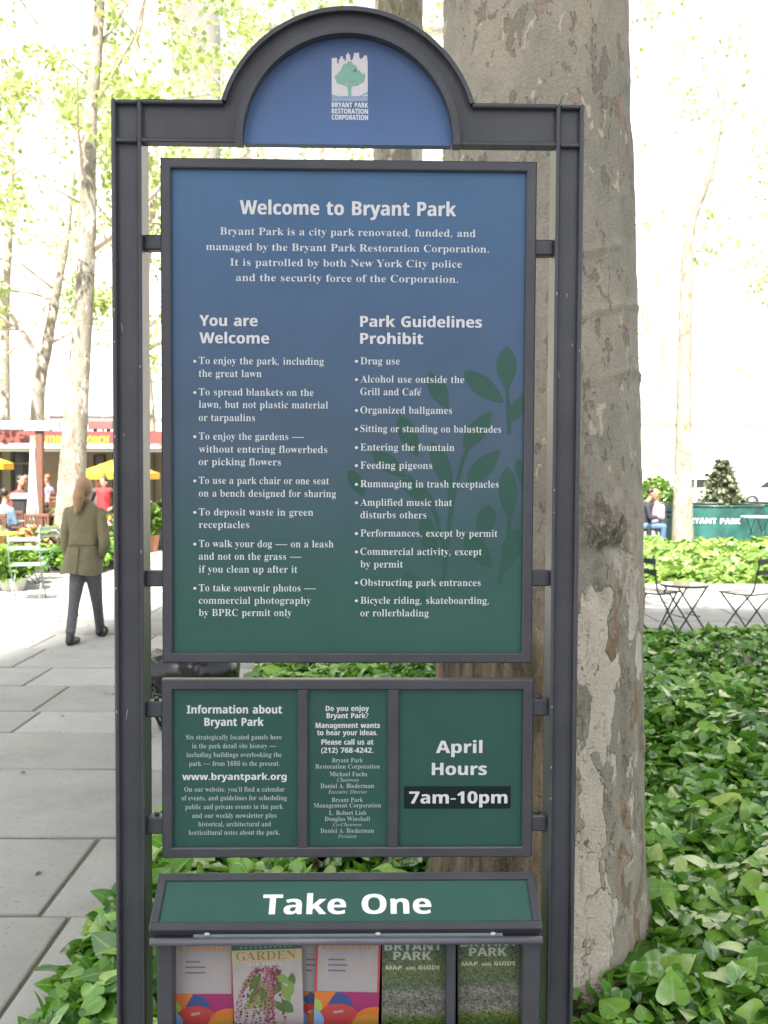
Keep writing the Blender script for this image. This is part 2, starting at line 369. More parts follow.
z146|6,0 6,7 84,144 64,144 48,142 36,136 28,125 22,108 13,108 16,155 137,155 137,145 63,12 76,12 97,15 111,22 122,35 130,54 138,54 134,0
~~
sans
(101|63,-53 41,-22 25,14 16,52 13,92 16,132 25,171 41,207 63,240 91,240 70,207 55,170 46,132 43,92 46,54 55,16 70,-20 90,-53
)101|10,-53 31,-20 46,16 54,54 57,92 54,132 46,170 31,207 10,240 38,240 60,207 75,171 84,132 87,92 84,52 75,14 60,-22 38,-53
-108|13,77 13,103 95,103 95,77
.90|45,-5 30,1 24,18 30,36 45,41 60,36 66,18 60,1
0192|96,-3 58,5 32,29 17,68 12,120 14,156 20,186 31,211 47,229 68,240 96,243 133,235 159,211 175,172 180,120 178,84 171,54 161,29 145,11 123,0|96,38 112,43 122,58 127,84 129,120 127,156 122,182 112,197 96,202 80,197 70,182 64,156 62,120 64,84 70,58 80,43
1192|88,0 88,139 88,162 89,186 82,179 72,170 44,148 20,178 97,240 139,240 139,0
2192|13,0 13,35 74,96 103,127 119,150 124,172 122,185 116,194 95,201 68,194 40,176 13,209 35,226 62,238 98,243 120,241 139,235 154,224 165,211 172,196 174,178 166,142 144,110 107,74 77,45 77,43 181,43 181,0
4192|108,0 108,50 6,50 6,85 111,240 157,240 157,89 186,89 186,50 157,50 157,0|50,89 108,89 108,130 108,148 109,169 110,182 109,182 102,169 94,155
6192|99,-3 76,-1 55,8 37,22 24,42 15,69 12,102 15,143 25,181 47,213 62,225 81,235 104,240 132,242 148,242 164,240 164,199 150,202 135,203 109,200 89,193 75,182 66,167 58,128 60,128 80,148 94,154 112,156 141,151 163,136 176,112 181,80 175,45 159,19 133,2|98,37 112,40 123,48 130,61 132,79 130,95 124,107 114,114 99,117 80,112 67,99 62,84 66,62 78,44
7192|37,0 127,197 9,197 9,240 181,240 181,208 90,0
8192|96,-3 60,1 34,14 17,34 12,61 15,83 25,101 58,125 30,150 22,166 19,185 22,203 30,217 42,228 58,236 96,243 134,236 150,228 162,217 170,203 173,185 170,165 160,150 130,127 154,111 173,90 180,62 177,44 169,28 157,14 140,5|96,148 116,161 123,170 125,181 123,192 117,199 96,206 75,199 69,192 67,181 69,170 76,161|95,34 112,36 124,42 131,51 133,63 128,79 114,92 98,102 94,104 69,87 61,77 59,64 61,52 68,42 79,36
?146|47,67 47,77 50,99 58,116 75,134 96,152 106,167 109,184 106,198 98,209 86,215 68,217 39,213 14,203 4,227 34,238 70,243 98,239 120,227 133,209 137,184 132,159 118,139 97,120 80,104 73,90 71,73 71,67|60,-5 45,1 39,18 45,36 60,41 75,36 81,18 75,1
A232|0,0 85,241 147,241 232,0 177,0 160,57 72,57 55,0|85,100 147,100 130,155 125,170 120,188 116,203 111,187 106,168 102,155
B226|30,0 30,240 105,240 147,236 177,226 196,208 202,179 199,160 192,144 181,133 165,127 165,126 187,117 202,100 208,70 202,40 184,18 156,5 120,0|81,145 110,145 129,146 141,152 148,160 150,172 147,184 140,192 108,198 81,198|81,42 114,42 134,44 146,51 153,61 155,75 153,87 146,96 133,102 112,104 81,104
C214|127,-3 94,0 66,12 45,30 31,55 22,85 19,120 23,154 33,184 49,209 71,227 99,239 132,243 168,239 202,226 186,185 159,196 132,201 106,195 87,179 76,153 72,119 75,85 86,60 105,44 132,39 161,42 193,52 193,9 162,0
D248|30,0 30,240 105,240 141,236 171,226 195,210 214,187 225,158 229,122 220,69 195,31 153,8 98,0|81,42 103,42 144,51 168,77 176,121 172,156 159,179 137,193 108,198 81,198
E188|30,0 30,240 168,240 168,198 81,198 81,145 162,145 162,104 81,104 81,42 168,42 168,0
G243|131,-3 83,5 48,28 27,67 19,120 23,155 34,185 52,210 77,228 108,239 145,243 182,239 216,228 199,188 174,197 144,201 124,198 106,191 92,179 81,162 74,142 72,119 78,78 86,61 98,49 114,42 134,39 153,40 167,42 167,92 121,92 121,135 216,135 216,10 177,0
H257|30,0 30,240 81,240 81,146 176,146 176,240 227,240 227,0 176,0 176,103 81,103 81,0
I131|11,0 11,29 40,42 40,197 11,211 11,240 120,240 120,211 91,197 91,42 120,29 120,0
K223|30,0 30,240 81,240 81,130 91,144 101,158 166,240 222,240 139,134 223,0 165,0 102,101 81,86 81,0
M317|30,0 30,240 99,240 156,56 157,56 217,240 286,240 286,0 239,0 239,113 240,140 241,168 241,188 240,188 178,0 132,0 74,188 73,188 74,168 75,139 76,111 76,0
N273|30,0 30,240 94,240 198,60 199,60 198,93 197,126 197,240 243,240 243,0 178,0 74,181 73,181 75,147 76,113 76,0
O267|134,-3 98,1 69,12 47,31 32,55 23,86 19,121 23,155 32,185 47,210 69,228 98,240 134,243 169,240 198,228 220,210 236,185 245,155 248,120 245,85 236,55 220,31 198,12 169,1|134,39 162,45 180,61 191,87 194,120 191,154 180,180 162,196 134,201 106,196 87,180 76,154 73,120 76,87 87,61 106,45
P211|30,0 30,240 107,240 147,235 174,220 190,196 196,165 194,145 187,126 175,109 158,96 134,88 103,85 81,85 81,0|81,127 98,127 117,129 132,135 141,147 144,163 140,183 126,194 104,198 81,198
R222|30,0 30,240 100,240 143,235 172,222 190,200 196,168 190,139 173,118 151,104 222,0 165,0 108,92 81,92 81,0|81,133 97,133 119,135 133,142 142,152 144,167 141,181 133,191 118,196 96,198 81,198
S185|83,-3 47,0 15,11 15,58 51,45 87,39 103,40 114,46 122,64 119,76 108,86 75,103 57,113 38,127 24,147 18,175 24,204 40,225 66,239 99,243 135,239 171,226 154,187 125,197 98,201 76,194 68,177 71,165 79,156 113,138 145,120 165,98 172,66 166,38 149,16 121,1
T194|72,0 72,197 7,197 7,240 188,240 188,197 123,197 123,0
U254|126,-3 84,3 53,21 35,49 29,85 29,240 79,240 79,93 82,68 91,51 106,42 127,39 149,43 163,52 172,69 175,93 175,240 225,240 225,85 223,61 214,40 201,22 181,8 157,0
W325|61,0 0,240 50,240 81,109 85,89 89,66 92,46 95,66 100,88 103,105 138,240 186,240 221,105 225,89 229,66 232,46 235,66 240,89 244,109 275,240 325,240 264,0 206,0 173,126 171,137 167,153 164,170 162,182 160,170 157,153 154,137 151,126 119,0
Y210|80,0 80,92 0,240 55,240 105,141 155,240 210,240 130,93 130,0
a203|71,-3 48,0 30,11 18,29 14,55 19,80 35,98 60,109 96,113 128,114 128,122 126,135 120,143 99,150 73,146 48,137 31,171 64,183 101,187 134,183 158,171 173,151 178,122 178,0 143,0 133,25 132,25 107,3|90,33 105,36 117,43 125,54 128,70 128,85 108,84 88,82 75,76 68,66 65,54 72,38
b213|127,-3 95,4 76,20 73,20 64,0 26,0 26,255 76,255 76,196 76,175 74,160 76,160 96,179 110,185 128,187 156,181 178,163 193,133 197,92 193,51 178,21 155,3|113,37 127,41 137,52 144,69 146,93 144,116 137,133 126,143 112,147 96,144 85,135 79,119 76,98 76,92 78,69 84,52 95,41
c173|101,-3 64,2 37,19 21,48 15,91 18,121 27,145 40,164 58,177 80,184 105,187 138,183 162,174 147,136 125,143 105,146 83,140 70,122 66,91 69,67 76,50 89,41 105,37 133,41 156,53 156,10 132,0
d213|84,-3 57,3 34,21 20,50 15,91 20,133 35,163 57,181 86,187 104,185 118,179 138,160 140,160 138,175 136,196 136,255 186,255 186,0 148,0 138,24 136,24 117,5 102,-1|102,37 119,40 131,49 137,64 140,86 140,91 138,115 131,132 120,143 101,146 86,143 75,132 68,114 66,91 68,67 75,50 87,40
e198|109,-3 83,-1 60,7 42,20 27,38 18,61 15,90 18,120 26,144 39,163 56,176 77,184 102,187 136,181 162,165 178,139 184,103 184,79 66,79 69,60 78,46 93,37 111,34 144,37 174,48 174,10 145,0|67,112 137,112 135,128 128,140 118,148 102,151 89,149 78,142 70,130
f130|34,0 34,146 7,146 7,170 34,183 34,197 36,218 42,233 52,244 65,252 99,257 126,255 145,249 132,213 120,216 104,217 89,211 84,195 84,183 128,183 128,146 84,146 84,0
g213|95,-81 59,-78 26,-70 26,-30 61,-40 98,-44 119,-39 132,-25 136,-2 136,1 137,13 138,24 136,24 114,3 84,-3 55,3 33,22 20,52 15,91 20,131 34,162 56,180 86,187 116,180 139,160 140,160 144,183 186,183 186,0 181,-35 163,-60 134,-75|102,36 119,39 130,47 137,62 140,85 140,91 137,116 131,133 119,143 101,146 82,140 70,121 66,91 70,60 82,42
h221|26,0 26,255 76,255 76,203 75,177 74,160 77,160 87,172 99,180 130,187 157,183 177,171 191,150 195,120 195,0 145,0 145,107 142,129 132,142 116,147 97,143 85,131 78,112 76,86 76,0
i102|51,206 32,212 26,219 24,231 26,243 32,250 51,255 71,250 77,243 79,231 77,219 71,212|26,0 26,183 76,183 76,0
j102|51,206 32,212 26,219 24,231 26,243 32,250 51,255 71,250 77,243 79,231 77,219 71,212|11,-81 -6,-79 -21,-77 -21,-37 -10,-39 2,-40 19,-35 24,-26 26,-12 26,183 76,183 76,-20 70,-50 61,-63 49,-72 33,-79
k208|26,0 26,255 76,255 76,141 75,120 74,100 85,114 96,128 147,183 204,183 131,104 208,0 150,0 98,74 76,57 76,0
l102|26,0 26,255 76,255 76,0
m330|26,0 26,183 64,183 71,160 74,160 84,172 97,180 127,187 162,180 174,172 183,160 187,160 197,172 211,180 241,187 269,183 289,171 301,150 305,120 305,0 255,0 255,107 251,129 242,142 227,147 210,143 199,133 192,115 190,92 190,0 140,0 140,107 137,129 128,142 113,147 95,143 84,131 78,112 76,86 76,0
n221|26,0 26,183 64,183 71,160 74,160 84,172 98,180 130,187 157,183 178,171 191,150 195,120 195,0 145,0 145,107 144,124 138,137 129,144 116,147 97,143 85,131 78,112 76,86 76,0
o208|103,-3 79,-1 58,8 40,21 27,40 18,64 15,92 21,132 39,162 67,181 104,187 129,184 150,176 168,162 181,144 190,120 193,92 187,52 169,21 140,3|104,37 121,40 133,51 139,68 142,92 139,116 133,133 121,143 104,146 87,143 75,133 68,116 66,92 68,68 75,51 87,40
p213|26,-81 26,183 67,183 74,160 76,160 96,179 110,185 128,187 156,181 178,163 193,133 197,92 192,51 178,21 155,3 127,-3 95,4 76,20 74,20 76,-7 76,-81|113,37 128,41 138,52 144,69 146,93 143,123 131,141 112,147 96,144 85,135 79,119 76,98 76,92 78,69 84,52 95,41
r152|26,0 26,183 64,183 72,152 74,152 96,177 111,184 129,187 137,186 145,185 142,138 135,140 127,140 102,135 83,121 76,93 76,0
s167|76,-3 43,-1 15,7 15,49 47,38 78,33 99,38 105,49 102,57 91,66 65,78 37,93 20,110 15,136 20,158 35,174 58,184 88,187 120,183 152,172 137,136 111,146 87,150 70,147 65,138 68,130 79,122 103,111 130,98 148,81 154,54 149,30 134,12 110,0
t146|89,-3 60,2 48,9 39,21 33,36 32,57 32,146 8,146 8,167 35,184 50,222 82,222 82,183 133,183 133,146 82,146 82,57 88,42 103,37 120,38 135,42 135,5 115,-1
u221|90,-3 64,1 43,13 30,33 25,64 25,183 75,183 75,76 77,59 82,47 91,39 105,37 124,41 136,52 142,71 144,97 144,183 194,183 194,0 156,0 149,24 147,24 136,11 123,3
w287|55,0 3,183 53,183 74,102 78,82 82,59 84,42 86,42 87,55 89,71 92,86 94,95 117,183 172,183 193,95 196,80 200,59 201,42 202,42 205,59 209,82 213,102 235,183 284,183 231,0 177,0 163,64 159,81 153,105 148,129 144,145 143,145 139,129 134,105 128,81 124,63 109,0
y191|37,-81 22,-80 11,-78 11,-38 20,-40 31,-40 45,-38 56,-31 70,-8 73,1 0,183 55,183 89,80 93,65 95,48 96,48 99,65 103,80 137,183 191,183 113,-24 101,-48 83,-66 62,-77
~~
ital
-108|13,77 13,103 95,103 95,77
C235|109,-5 82,-2 58,6 39,20 25,39 16,62 13,89 15,114 23,138 51,182 91,217 125,232 161,237 206,229 215,227 227,235 233,235 220,166 213,166 213,172 213,177 210,198 200,213 185,223 164,226 143,224 123,215 87,185 62,140 55,115 52,87 57,55 70,30 91,15 118,9 161,20 199,51 206,46 184,23 162,7 137,-2
D254|-18,0 -16,7 -14,7 9,13 21,36 63,192 66,210 60,221 40,226 42,232 131,232 163,229 189,221 210,207 226,188 236,164 239,136 237,109 228,84 215,61 197,41 174,24 147,11 117,3 83,0|85,11 112,14 135,22 155,35 171,52 193,94 200,144 196,177 182,201 159,216 127,221 111,219 103,212 96,193 56,45 52,25 54,18 60,14 70,12
E227|-17,0 -15,7 -14,7 9,13 21,37 63,192 66,210 60,221 41,226 42,232 220,232 210,182 204,182 204,183 201,207 186,218 154,221 126,221 111,219 103,213 98,198 80,130 108,130 130,132 144,138 154,148 161,163 167,163 143,81 137,81 138,94 136,110 126,117 107,119 77,119 56,42 54,31 52,24 58,14 77,12 100,12 141,17 170,34 193,64 200,64 176,0
P201|-17,0 -15,7 -13,7 9,12 21,36 63,192 66,210 60,222 41,226 42,232 134,232 173,227 196,209 204,180 201,161 193,145 179,131 160,120 137,113 110,111 80,111 74,107 54,32 53,28 52,23 54,15 59,10 83,7 81,0|96,121 127,125 149,137 162,157 166,182 164,200 155,213 142,220 122,222 108,219 99,202 80,132 80,126 82,122
a171|25,-4 13,-2 4,5 -1,17 -3,32 0,60 9,88 25,114 45,137 68,153 92,158 108,154 116,140 121,154 146,154 116,45 111,22 117,17 126,23 141,40 146,36 120,6 98,-4 87,0 84,11 95,59 60,12 43,0|41,16 58,24 76,43 93,71 105,101 109,129 105,144 92,149 77,145 62,133 48,113 37,88 29,61 27,37 30,21
c149|50,-4 29,0 13,11 3,30 0,54 6,87 24,119 51,143 75,154 100,158 124,151 131,143 133,133 129,119 117,114 106,118 102,128 103,134 107,140 109,142 110,145 99,149 81,146 65,135 51,119 39,98 30,54 32,36 38,23 48,14 61,11 87,19 114,41 119,35 85,6
d177|31,-4 16,-1 5,7 -2,20 -4,37 3,72 22,109 50,139 73,154 96,158 112,155 121,147 136,208 137,213 138,218 134,225 122,227 117,227 118,234 153,239 169,243 172,240 172,237 171,234 120,40 118,30 117,22 119,17 125,15 136,21 153,40 158,36 131,6 108,-4 96,0 91,13 101,56 66,11 49,0|45,14 64,22 83,43 99,71 111,102 116,130 111,145 99,150 83,146 66,134 51,115 38,89 29,62 26,39 31,20
e144|44,-3 25,0 10,10 1,27 -2,49 5,83 23,115 50,142 74,154 98,158 121,152 127,144 129,133 123,113 104,95 73,80 31,71 29,59 28,49 32,29 42,17 59,13 84,20 110,41 116,36 82,6 64,-1|32,79 62,86 84,99 98,116 102,136 99,146 90,149 68,140 48,115
h201|152,-3 139,-1 130,6 124,16 122,30 123,49 128,76 136,110 139,128 141,142 137,157 125,162 106,155 87,136 71,110 62,86 44,0 12,0 56,208 59,225 53,237 36,241 33,241 36,255 98,255 85,193 78,166 71,138 75,138 104,172 137,183 157,179 169,166 173,146 171,131 167,109 158,69 155,50 154,34 157,22 166,18 187,26 193,16 172,1
i89|61,197 49,202 44,214 49,226 61,231 73,226 79,214 74,202|16,-4 4,1 0,14 2,27 6,43 28,121 29,127 30,132 25,141 9,144 10,149 32,152 48,155 62,158 65,154 65,151 64,148 32,39 29,26 31,19 36,16 48,23 65,42 70,37 42,6
m275|205,-4 192,1 188,15 192,39 212,109 215,127 213,135 206,137 186,129 162,105 140,69 125,36 114,0 88,0 118,101 123,129 120,135 113,137 98,131 78,115 57,89 43,64 32,35 20,0 -6,0 25,106 29,122 31,132 25,141 8,144 10,150 47,155 57,157 61,158 65,154 65,151 64,148 45,89 92,141 132,158 147,153 152,138 142,92 172,129 199,151 224,158 239,153 244,138 243,126 239,111 218,33 217,29 217,25 218,19 223,17 234,24 241,32 249,43 254,38 230,7
n182|111,-4 99,0 94,14 108,70 121,127 119,135 112,137 98,132 80,116 61,95 46,71 21,0 -6,0 27,110 31,131 27,140 11,142 9,142 10,148 34,152 50,155 65,158 66,157 66,154 46,89 71,119 94,141 115,153 132,157 146,153 151,139 150,126 146,111 127,44 124,32 123,25 124,19 130,17 141,24 156,45 161,41 137,7
o175|53,-4 30,0 13,11 2,28 -2,51 7,89 31,124 64,149 82,156 101,158 124,154 142,143 153,126 157,103 150,69 130,37 102,11 78,0|56,6 70,8 83,16 106,43 121,78 127,113 120,140 99,149 82,146 66,134 51,115 39,92 31,66 28,42 30,26 35,15 44,8
r112|-6,0 23,104 28,130 23,139 6,142 7,148 30,152 45,155 59,158 62,154 45,90 79,141 104,158 115,154 119,141 113,126 100,120 90,124 85,134 48,79 20,0
s124|39,-4 16,0 3,3 -4,-2 -11,-2 -4,53 2,53 5,32 12,17 22,8 36,5 55,13 63,34 60,47 52,60 42,73 32,87 23,103 20,119 23,134 32,147 45,155 61,158 83,155 97,151 102,153 104,157 110,157 103,107 98,107 87,139 65,149 51,144 45,130 48,118 58,104 68,91 78,77 86,61 90,44 83,20 65,3
t93|16,-4 4,0 0,13 1,22 3,31 33,141 10,141 11,148 41,163 68,196 76,196 63,152 91,152 89,141 60,141 33,39 30,22 31,17 36,15 47,21 62,40 67,34 41,5
u182|23,-4 7,2 2,19 4,34 9,58 25,114 27,123 28,133 23,142 7,144 8,150 30,153 45,155 59,158 64,156 63,152 62,148 35,53 31,37 30,27 32,19 40,16 62,27 88,57 113,102 131,154 157,154 128,46 123,24 125,18 130,16 142,23 157,42 162,37 137,6 111,-4 99,0 94,13 99,41 110,77 63,16 43,1
v148|31,-4 25,85 22,116 18,133 11,140 0,143 -3,143 -2,149 14,152 26,155 34,157 40,158 47,142 51,94 55,29 82,58 102,85 120,120 116,127 108,135 104,144 109,155 120,158 132,153 136,137 122,98 80,43 38,-4
x139|77,-4 63,2 54,29 47,60 23,27 4,5 -16,-3 -27,1 -31,11 -27,21 -17,26 -9,23 -1,20 15,32 45,74 35,123 28,138 14,143 6,142 -1,141 0,148 32,154 41,157 48,158 53,156 56,148 65,103 89,135 101,151 110,156 119,157 131,154 135,144 131,134 122,131 113,133 109,135 106,135 98,132 68,90 78,44 81,32 84,24 92,17 104,24 119,43 124,38 98,6"""
FONTS = {}
for _blk in GLYPHS.split('\n~~\n'):
    _ln = _blk.split('\n')
    _d = FONTS[_ln[0]] = {}
    for _l in _ln[1:]:
        _p = _l[1:].split('|')
        _d[_l[0]] = (int(_p[0]), [[tuple(map(int, q.split(','))) for q in c.split(' ')] for c in _p[1:]])
_TRI = {}
def glyph(font, ch):
    key = (font, ch)
    if key not in _TRI:
        if ch == ' ': _TRI[key] = (100 if font == 'serif' else 120, [], [])
        elif ch == '\u2014': _TRI[key] = (420, [(10, 75), (410, 75), (410, 96), (10, 96)], [(0, 1, 2), (0, 2, 3)])
        elif ch == '\u2022': _TRI[key] = (160, [(80 + 46 * math.cos(a * .5236), 100 + 46 * math.sin(a * .5236)) for a in range(12)], [(0, i, i + 1) for i in range(1, 11)])
        elif ch == '!': _TRI[key] = (130, [(45, 240), (85, 240), (75, 80), (55, 80), (45, 40), (85, 40), (85, 0), (45, 0)], [(0, 1, 2), (0, 2, 3), (4, 5, 6), (4, 6, 7)])
        elif ch == '\u00e9':
            a, v, t = glyph(font, 'e'); b = len(v)
            _TRI[key] = (a, v + [(85, 185), (105, 185), (150, 240), (115, 240)], t + [(b, b + 1, b + 2), (b, b + 2, b + 3)])
        else:
            a, loops = FONTS[font].get(ch) or FONTS['sans'].get(ch) or FONTS['serif'][ch]
            if font == 'serif':                          # book weight: stems a little slimmer than the bold outline
                big = max(loops, key=lambda L: abs(sum(L[i - 1][0] * L[i][1] - L[i][0] * L[i - 1][1] for i in range(len(L)))))
                sg = 1 if sum(big[i - 1][0] * big[i][1] - big[i][0] * big[i - 1][1] for i in range(len(big))) > 0 else -1
                new = []
                for L in loops:
                    Q = []
                    for i in range(len(L)):
                        (xa, ya), (xb, yb) = L[i - 1], L[(i + 1) % len(L)]
                        l = math.hypot(xb - xa, yb - ya) or 1
                        Q.append((L[i][0] - sg * (yb - ya) / l * 5.5, L[i][1]))
                    new.append(Q)
                loops = new
            V, T = [], []
            def inside(p, L):
                c = False
                for i in range(len(L)):
                    (x1, y1), (x2, y2) = L[i - 1], L[i]
                    if (y1 > p[1]) != (y2 > p[1]) and p[0] < (x2 - x1) * (p[1] - y1) / (y2 - y1) + x1: c = not c
                return c
            par = [[j for j, O in enumerate(loops) if j != i and inside(L[0], O)] for i, L in enumerate(loops)]
            for i, L in enumerate(loops):
                if len(par[i]) % 2: continue
                g = [L] + [loops[j] for j in range(len(loops)) if len(par[j]) % 2 and i in par[j]]
                t = geometry.tessellate_polygon([[Vector((x, y, 0)) for x, y in q] for q in g])
                b = len(V); V += [p for q in g for p in q]; T += [tuple(k + b for k in q) for q in t]
            _TRI[key] = (a, V, T)
    return _TRI[key]

def text(mb, font, s, x0, x1, z, cap, y, mi=0, M=None, track=0):
    """lettering fitted between x0 and x1 on the plane y, baseline z, capital height cap"""
    V, F, pen = [], [], 0
    for ch in s:
        a, v, t = glyph(font, ch)
        b = len(V)
        V += [(p[0] + pen, p[1]) for p in v]; F += [tuple(i + b for i in q) for q in t]
        pen += a + track
    mn, mxx = min(p[0] for p in V), max(p[0] for p in V)
    kx, kz = (x1 - x0) / (mxx - mn), cap / 232.0
    for k, sh in enumerate((-1, 0, 1) if font == 'sans' else (0,)):       # the heavy sans is a little bolder than the drawn outline
        P = [Vector((x0 + (p[0] - mn) * kx + sh * kz * 4.5, y - .00003 * k, z + p[1] * kz)) for p in V]
        if M is not None: P = [M @ p for p in P]
        mb.add(P, F, mi)
# ------------------------------------------------------------------ ground, paving, beds
random.seed(2); np.random.seed(2)
ground = MB()
ground.add([(-300, -300, -.03), (300, -300, -.03), (300, 600, -.03), (-300, 600, -.03)], [(0, 1, 2, 3)])
tag(ground.build('ground', mat('pale_gravel', (.36, .34, .31), .95, (.28, .26, .24), 3, .3, 90)), kind='structure')

def stone_mat():
    m = bpy.data.materials.new('bluestone'); m.use_nodes = True
    nt = m.node_tree; b = nt.nodes['Principled BSDF']
    tc = nd(nt, 'ShaderNodeTexCoord'); at_ = nd(nt, 'ShaderNodeAttribute', attribute_name='tint')
    n = nd(nt, 'ShaderNodeTexNoise', i_Scale=1.6, i_Detail=10.0, i_Roughness=.75); nt.links.new(tc.outputs['Object'], n.inputs['Vector'])
    ad = nd(nt, 'ShaderNodeMath', operation='MULTIPLY_ADD'); ad.inputs[1].default_value = .5
    nt.links.new(at_.outputs['Fac'], ad.inputs[0]); nt.links.new(n.outputs['Fac'], ad.inputs[2])
    cr = nd(nt, 'ShaderNodeValToRGB'); el = cr.color_ramp.elements
    st = [(.28, (.165, .162, .152)), (.62, (.265, .262, .25)), (1, (.35, .345, .33))]
    while len(el) < 3: el.new(.5)
    for e, (p, c) in zip(el, st): e.position = p; e.color = (*c, 1)
    nt.links.new(ad.outputs[0], cr.inputs[0])
    # small dark specks and stains
    n3 = nd(nt, 'ShaderNodeTexNoise', i_Scale=38.0, i_Detail=3.0); nt.links.new(tc.outputs['Object'], n3.inputs['Vector'])
    mr = nd(nt, 'ShaderNodeMapRange'); mr.inputs['From Min'].default_value = .62; mr.inputs['From Max'].default_value = .7; mr.inputs['To Max'].default_value = .55
    nt.links.new(n3.outputs['Fac'], mr.inputs['Value'])
    mx = nd(nt, 'ShaderNodeMix', data_type='RGBA'); mx.inputs['B'].default_value = (.13, .12, .1, 1)
    nt.links.new(mr.outputs[0], mx.inputs['Factor']); nt.links.new(cr.outputs[0], mx.inputs['A'])
    nt.links.new(mx.outputs['Result'], b.inputs['Base Color'])
    b.inputs['Roughness'].default_value = .75; b.inputs['Specular IOR Level'].default_value = .3
    n2 = nd(nt, 'ShaderNodeTexNoise', i_Scale=14.0, i_Detail=8.0); nt.links.new(tc.outputs['Object'], n2.inputs['Vector'])
    bp = nd(nt, 'ShaderNodeBump', i_Strength=.45, i_Distance=.012); nt.links.new(n2.outputs['Fac'], bp.inputs['Height']); nt.links.new(bp.outputs[0], b.inputs['Normal'])
    return m
BSTONE = stone_mat()
V, F, T = [], [], []
rows = [-6, -5.1, -4.2, -3.2, -2.4, -1.5, -.6, .3, 1.15, 2.0, 2.88, 3.74, 4.55, 5.60, 6.38, 6.95, 7.78, 8.5, 9.4, 10.2]
while rows[-1] < 45: rows.append(rows[-1] + random.uniform(.65, 1.1))
for r in range(len(rows) - 1):
    y0, y1 = rows[r], rows[r + 1]
    x = -16 + random.random() * 1.3
    while x < 16:
        wd = random.uniform(.55, 1.25)
        g = .008 + .005 * random.random()
        dz = random.uniform(-.0015, .0015)
        b = len(V); c = .012
        j = [random.uniform(-.007, .007) for _ in range(4)]
        gy = g * 1.5
        P = [(x + g, y0 + gy + j[0]), (x + wd - g, y0 + gy + j[1]), (x + wd - g, y1 - gy + j[2]), (x + g, y1 - gy + j[3])]
        for px, py in P: V.append((px, py, -.02))
        for px, py in P: V.append((px, py, dz - .004))
        cxx, cyy = x + wd / 2, (y0 + y1) / 2
        for px, py in P: V.append((px - math.copysign(c, px - cxx), py - math.copysign(c, py - cyy), dz))
        F += [(b + 8, b + 9, b + 10, b + 11)]
        for k in range(4):
            kk = (k + 1) % 4
            F += [(b + k, b + kk, b + 4 + kk, b + 4 + k), (b + 4 + k, b + 4 + kk, b + 8 + kk, b + 8 + k)]
        T += [random.random()] * 12
        x += wd
pv = raw_mesh('paving', V, F, BSTONE, None, {'tint': T}, smooth=False)
tag(pv, kind='structure')
mo = MB(); mo.add([(-16, -6, -.012), (17, -6, -.012), (17, 45.5, -.012), (-16, 45.5, -.012)], [(0, 1, 2, 3)])
tag(mo.build('path_joints', mat('joint_sand', (.1, .085, .06), .95, (.16, .13, .09), 12)), kind='structure')

# planting beds
soil = mat('bed_soil', (.035, .027, .02), .95, (.06, .045, .03), 9, .6, 50)
def soil_bed(name, x0, x1, y0, y1, h):
    m = MB()
    nx, ny = int((x1 - x0) / .25), int((y1 - y0) / .25)
    V = []
    for j in range(ny + 1):
        for i in range(nx + 1):
            x, y = x0 + (x1 - x0) * i / nx, y0 + (y1 - y0) * j / ny
            e = min(i, nx - i, j, ny - j)
            V.append((x, y, .006 if e == 0 else h + .03 * noise.noise((x * 2, y * 2, 0))))
    F = [(j * (nx + 1) + i, j * (nx + 1) + i + 1, (j + 1) * (nx + 1) + i + 1, (j + 1) * (nx + 1) + i) for j in range(ny) for i in range(nx)]
    m.add(V, F, 0, True)
    tag(m.build(name, soil), kind='structure')
soil_bed('ground_bed', -.98, 7.6, 1.8, 9.6, .07)
soil_bed('ground_bed', .6, 13.5, 13.9, 21.5, .09)
soil_bed('ground_bed', -9.5, -4.55, 16.2, 19.4, .06)
kb = MB(); kb.bbox(.4, 13.8, 13.6, 13.88, -.02, .14, .015)
tag(kb.build('kerb', mat('kerb_granite', (.3, .29, .27), .8, (.22, .21, .19), 6, .2, 60)), kind='structure')

# ------------------------------------------------------------------ ivy
def ivy_template():
    """ivy leaf, length 1 along +y, folded along the midrib, drooping at the tip"""
    half = [(0, 0), (.13, -.13), (.31, -.15), (.46, -.04), (.51, .13), (.46, .31), (.37, .49), (.25, .68), (.12, .86), (0, 1.0)]
    mid = [(0, .0), (0, .24), (0, .5), (0, .76)]
    def z(x, y): return .15 * abs(x) - .1 * (abs(x) * 2) ** 2 * .5 - .26 * (y - .25) ** 2
    V = []
    for x, y in mid: V.append((x, y, z(x, y)))          # 0..3
    V.append((0, 1.0, z(0, 1.0)))                        # 4 tip
    F = []
    for s in (1, -1):
        b = len(V)
        for x, y in half[1:9]: V.append((s * x, y, z(x, y) + .05 * (1 if y < .1 else 0)))   # b..b+4
        t = [(0, b, b + 1), (0, b + 1, b + 2), (0, b + 2, b + 3), (0, b + 3, 1), (1, b + 3, b + 4), (1, b + 4, b + 5), (1, b + 5, 2), (2, b + 5, b + 6), (2, b + 6, 3), (3, b + 6, b + 7), (3, b + 7, 4)]
        F += t if s == 1 else [(a, c, d) for a, d, c in t]
    return np.array(V, np.float32), np.array(F, np.int32)
LT_V, LT_F = ivy_template()

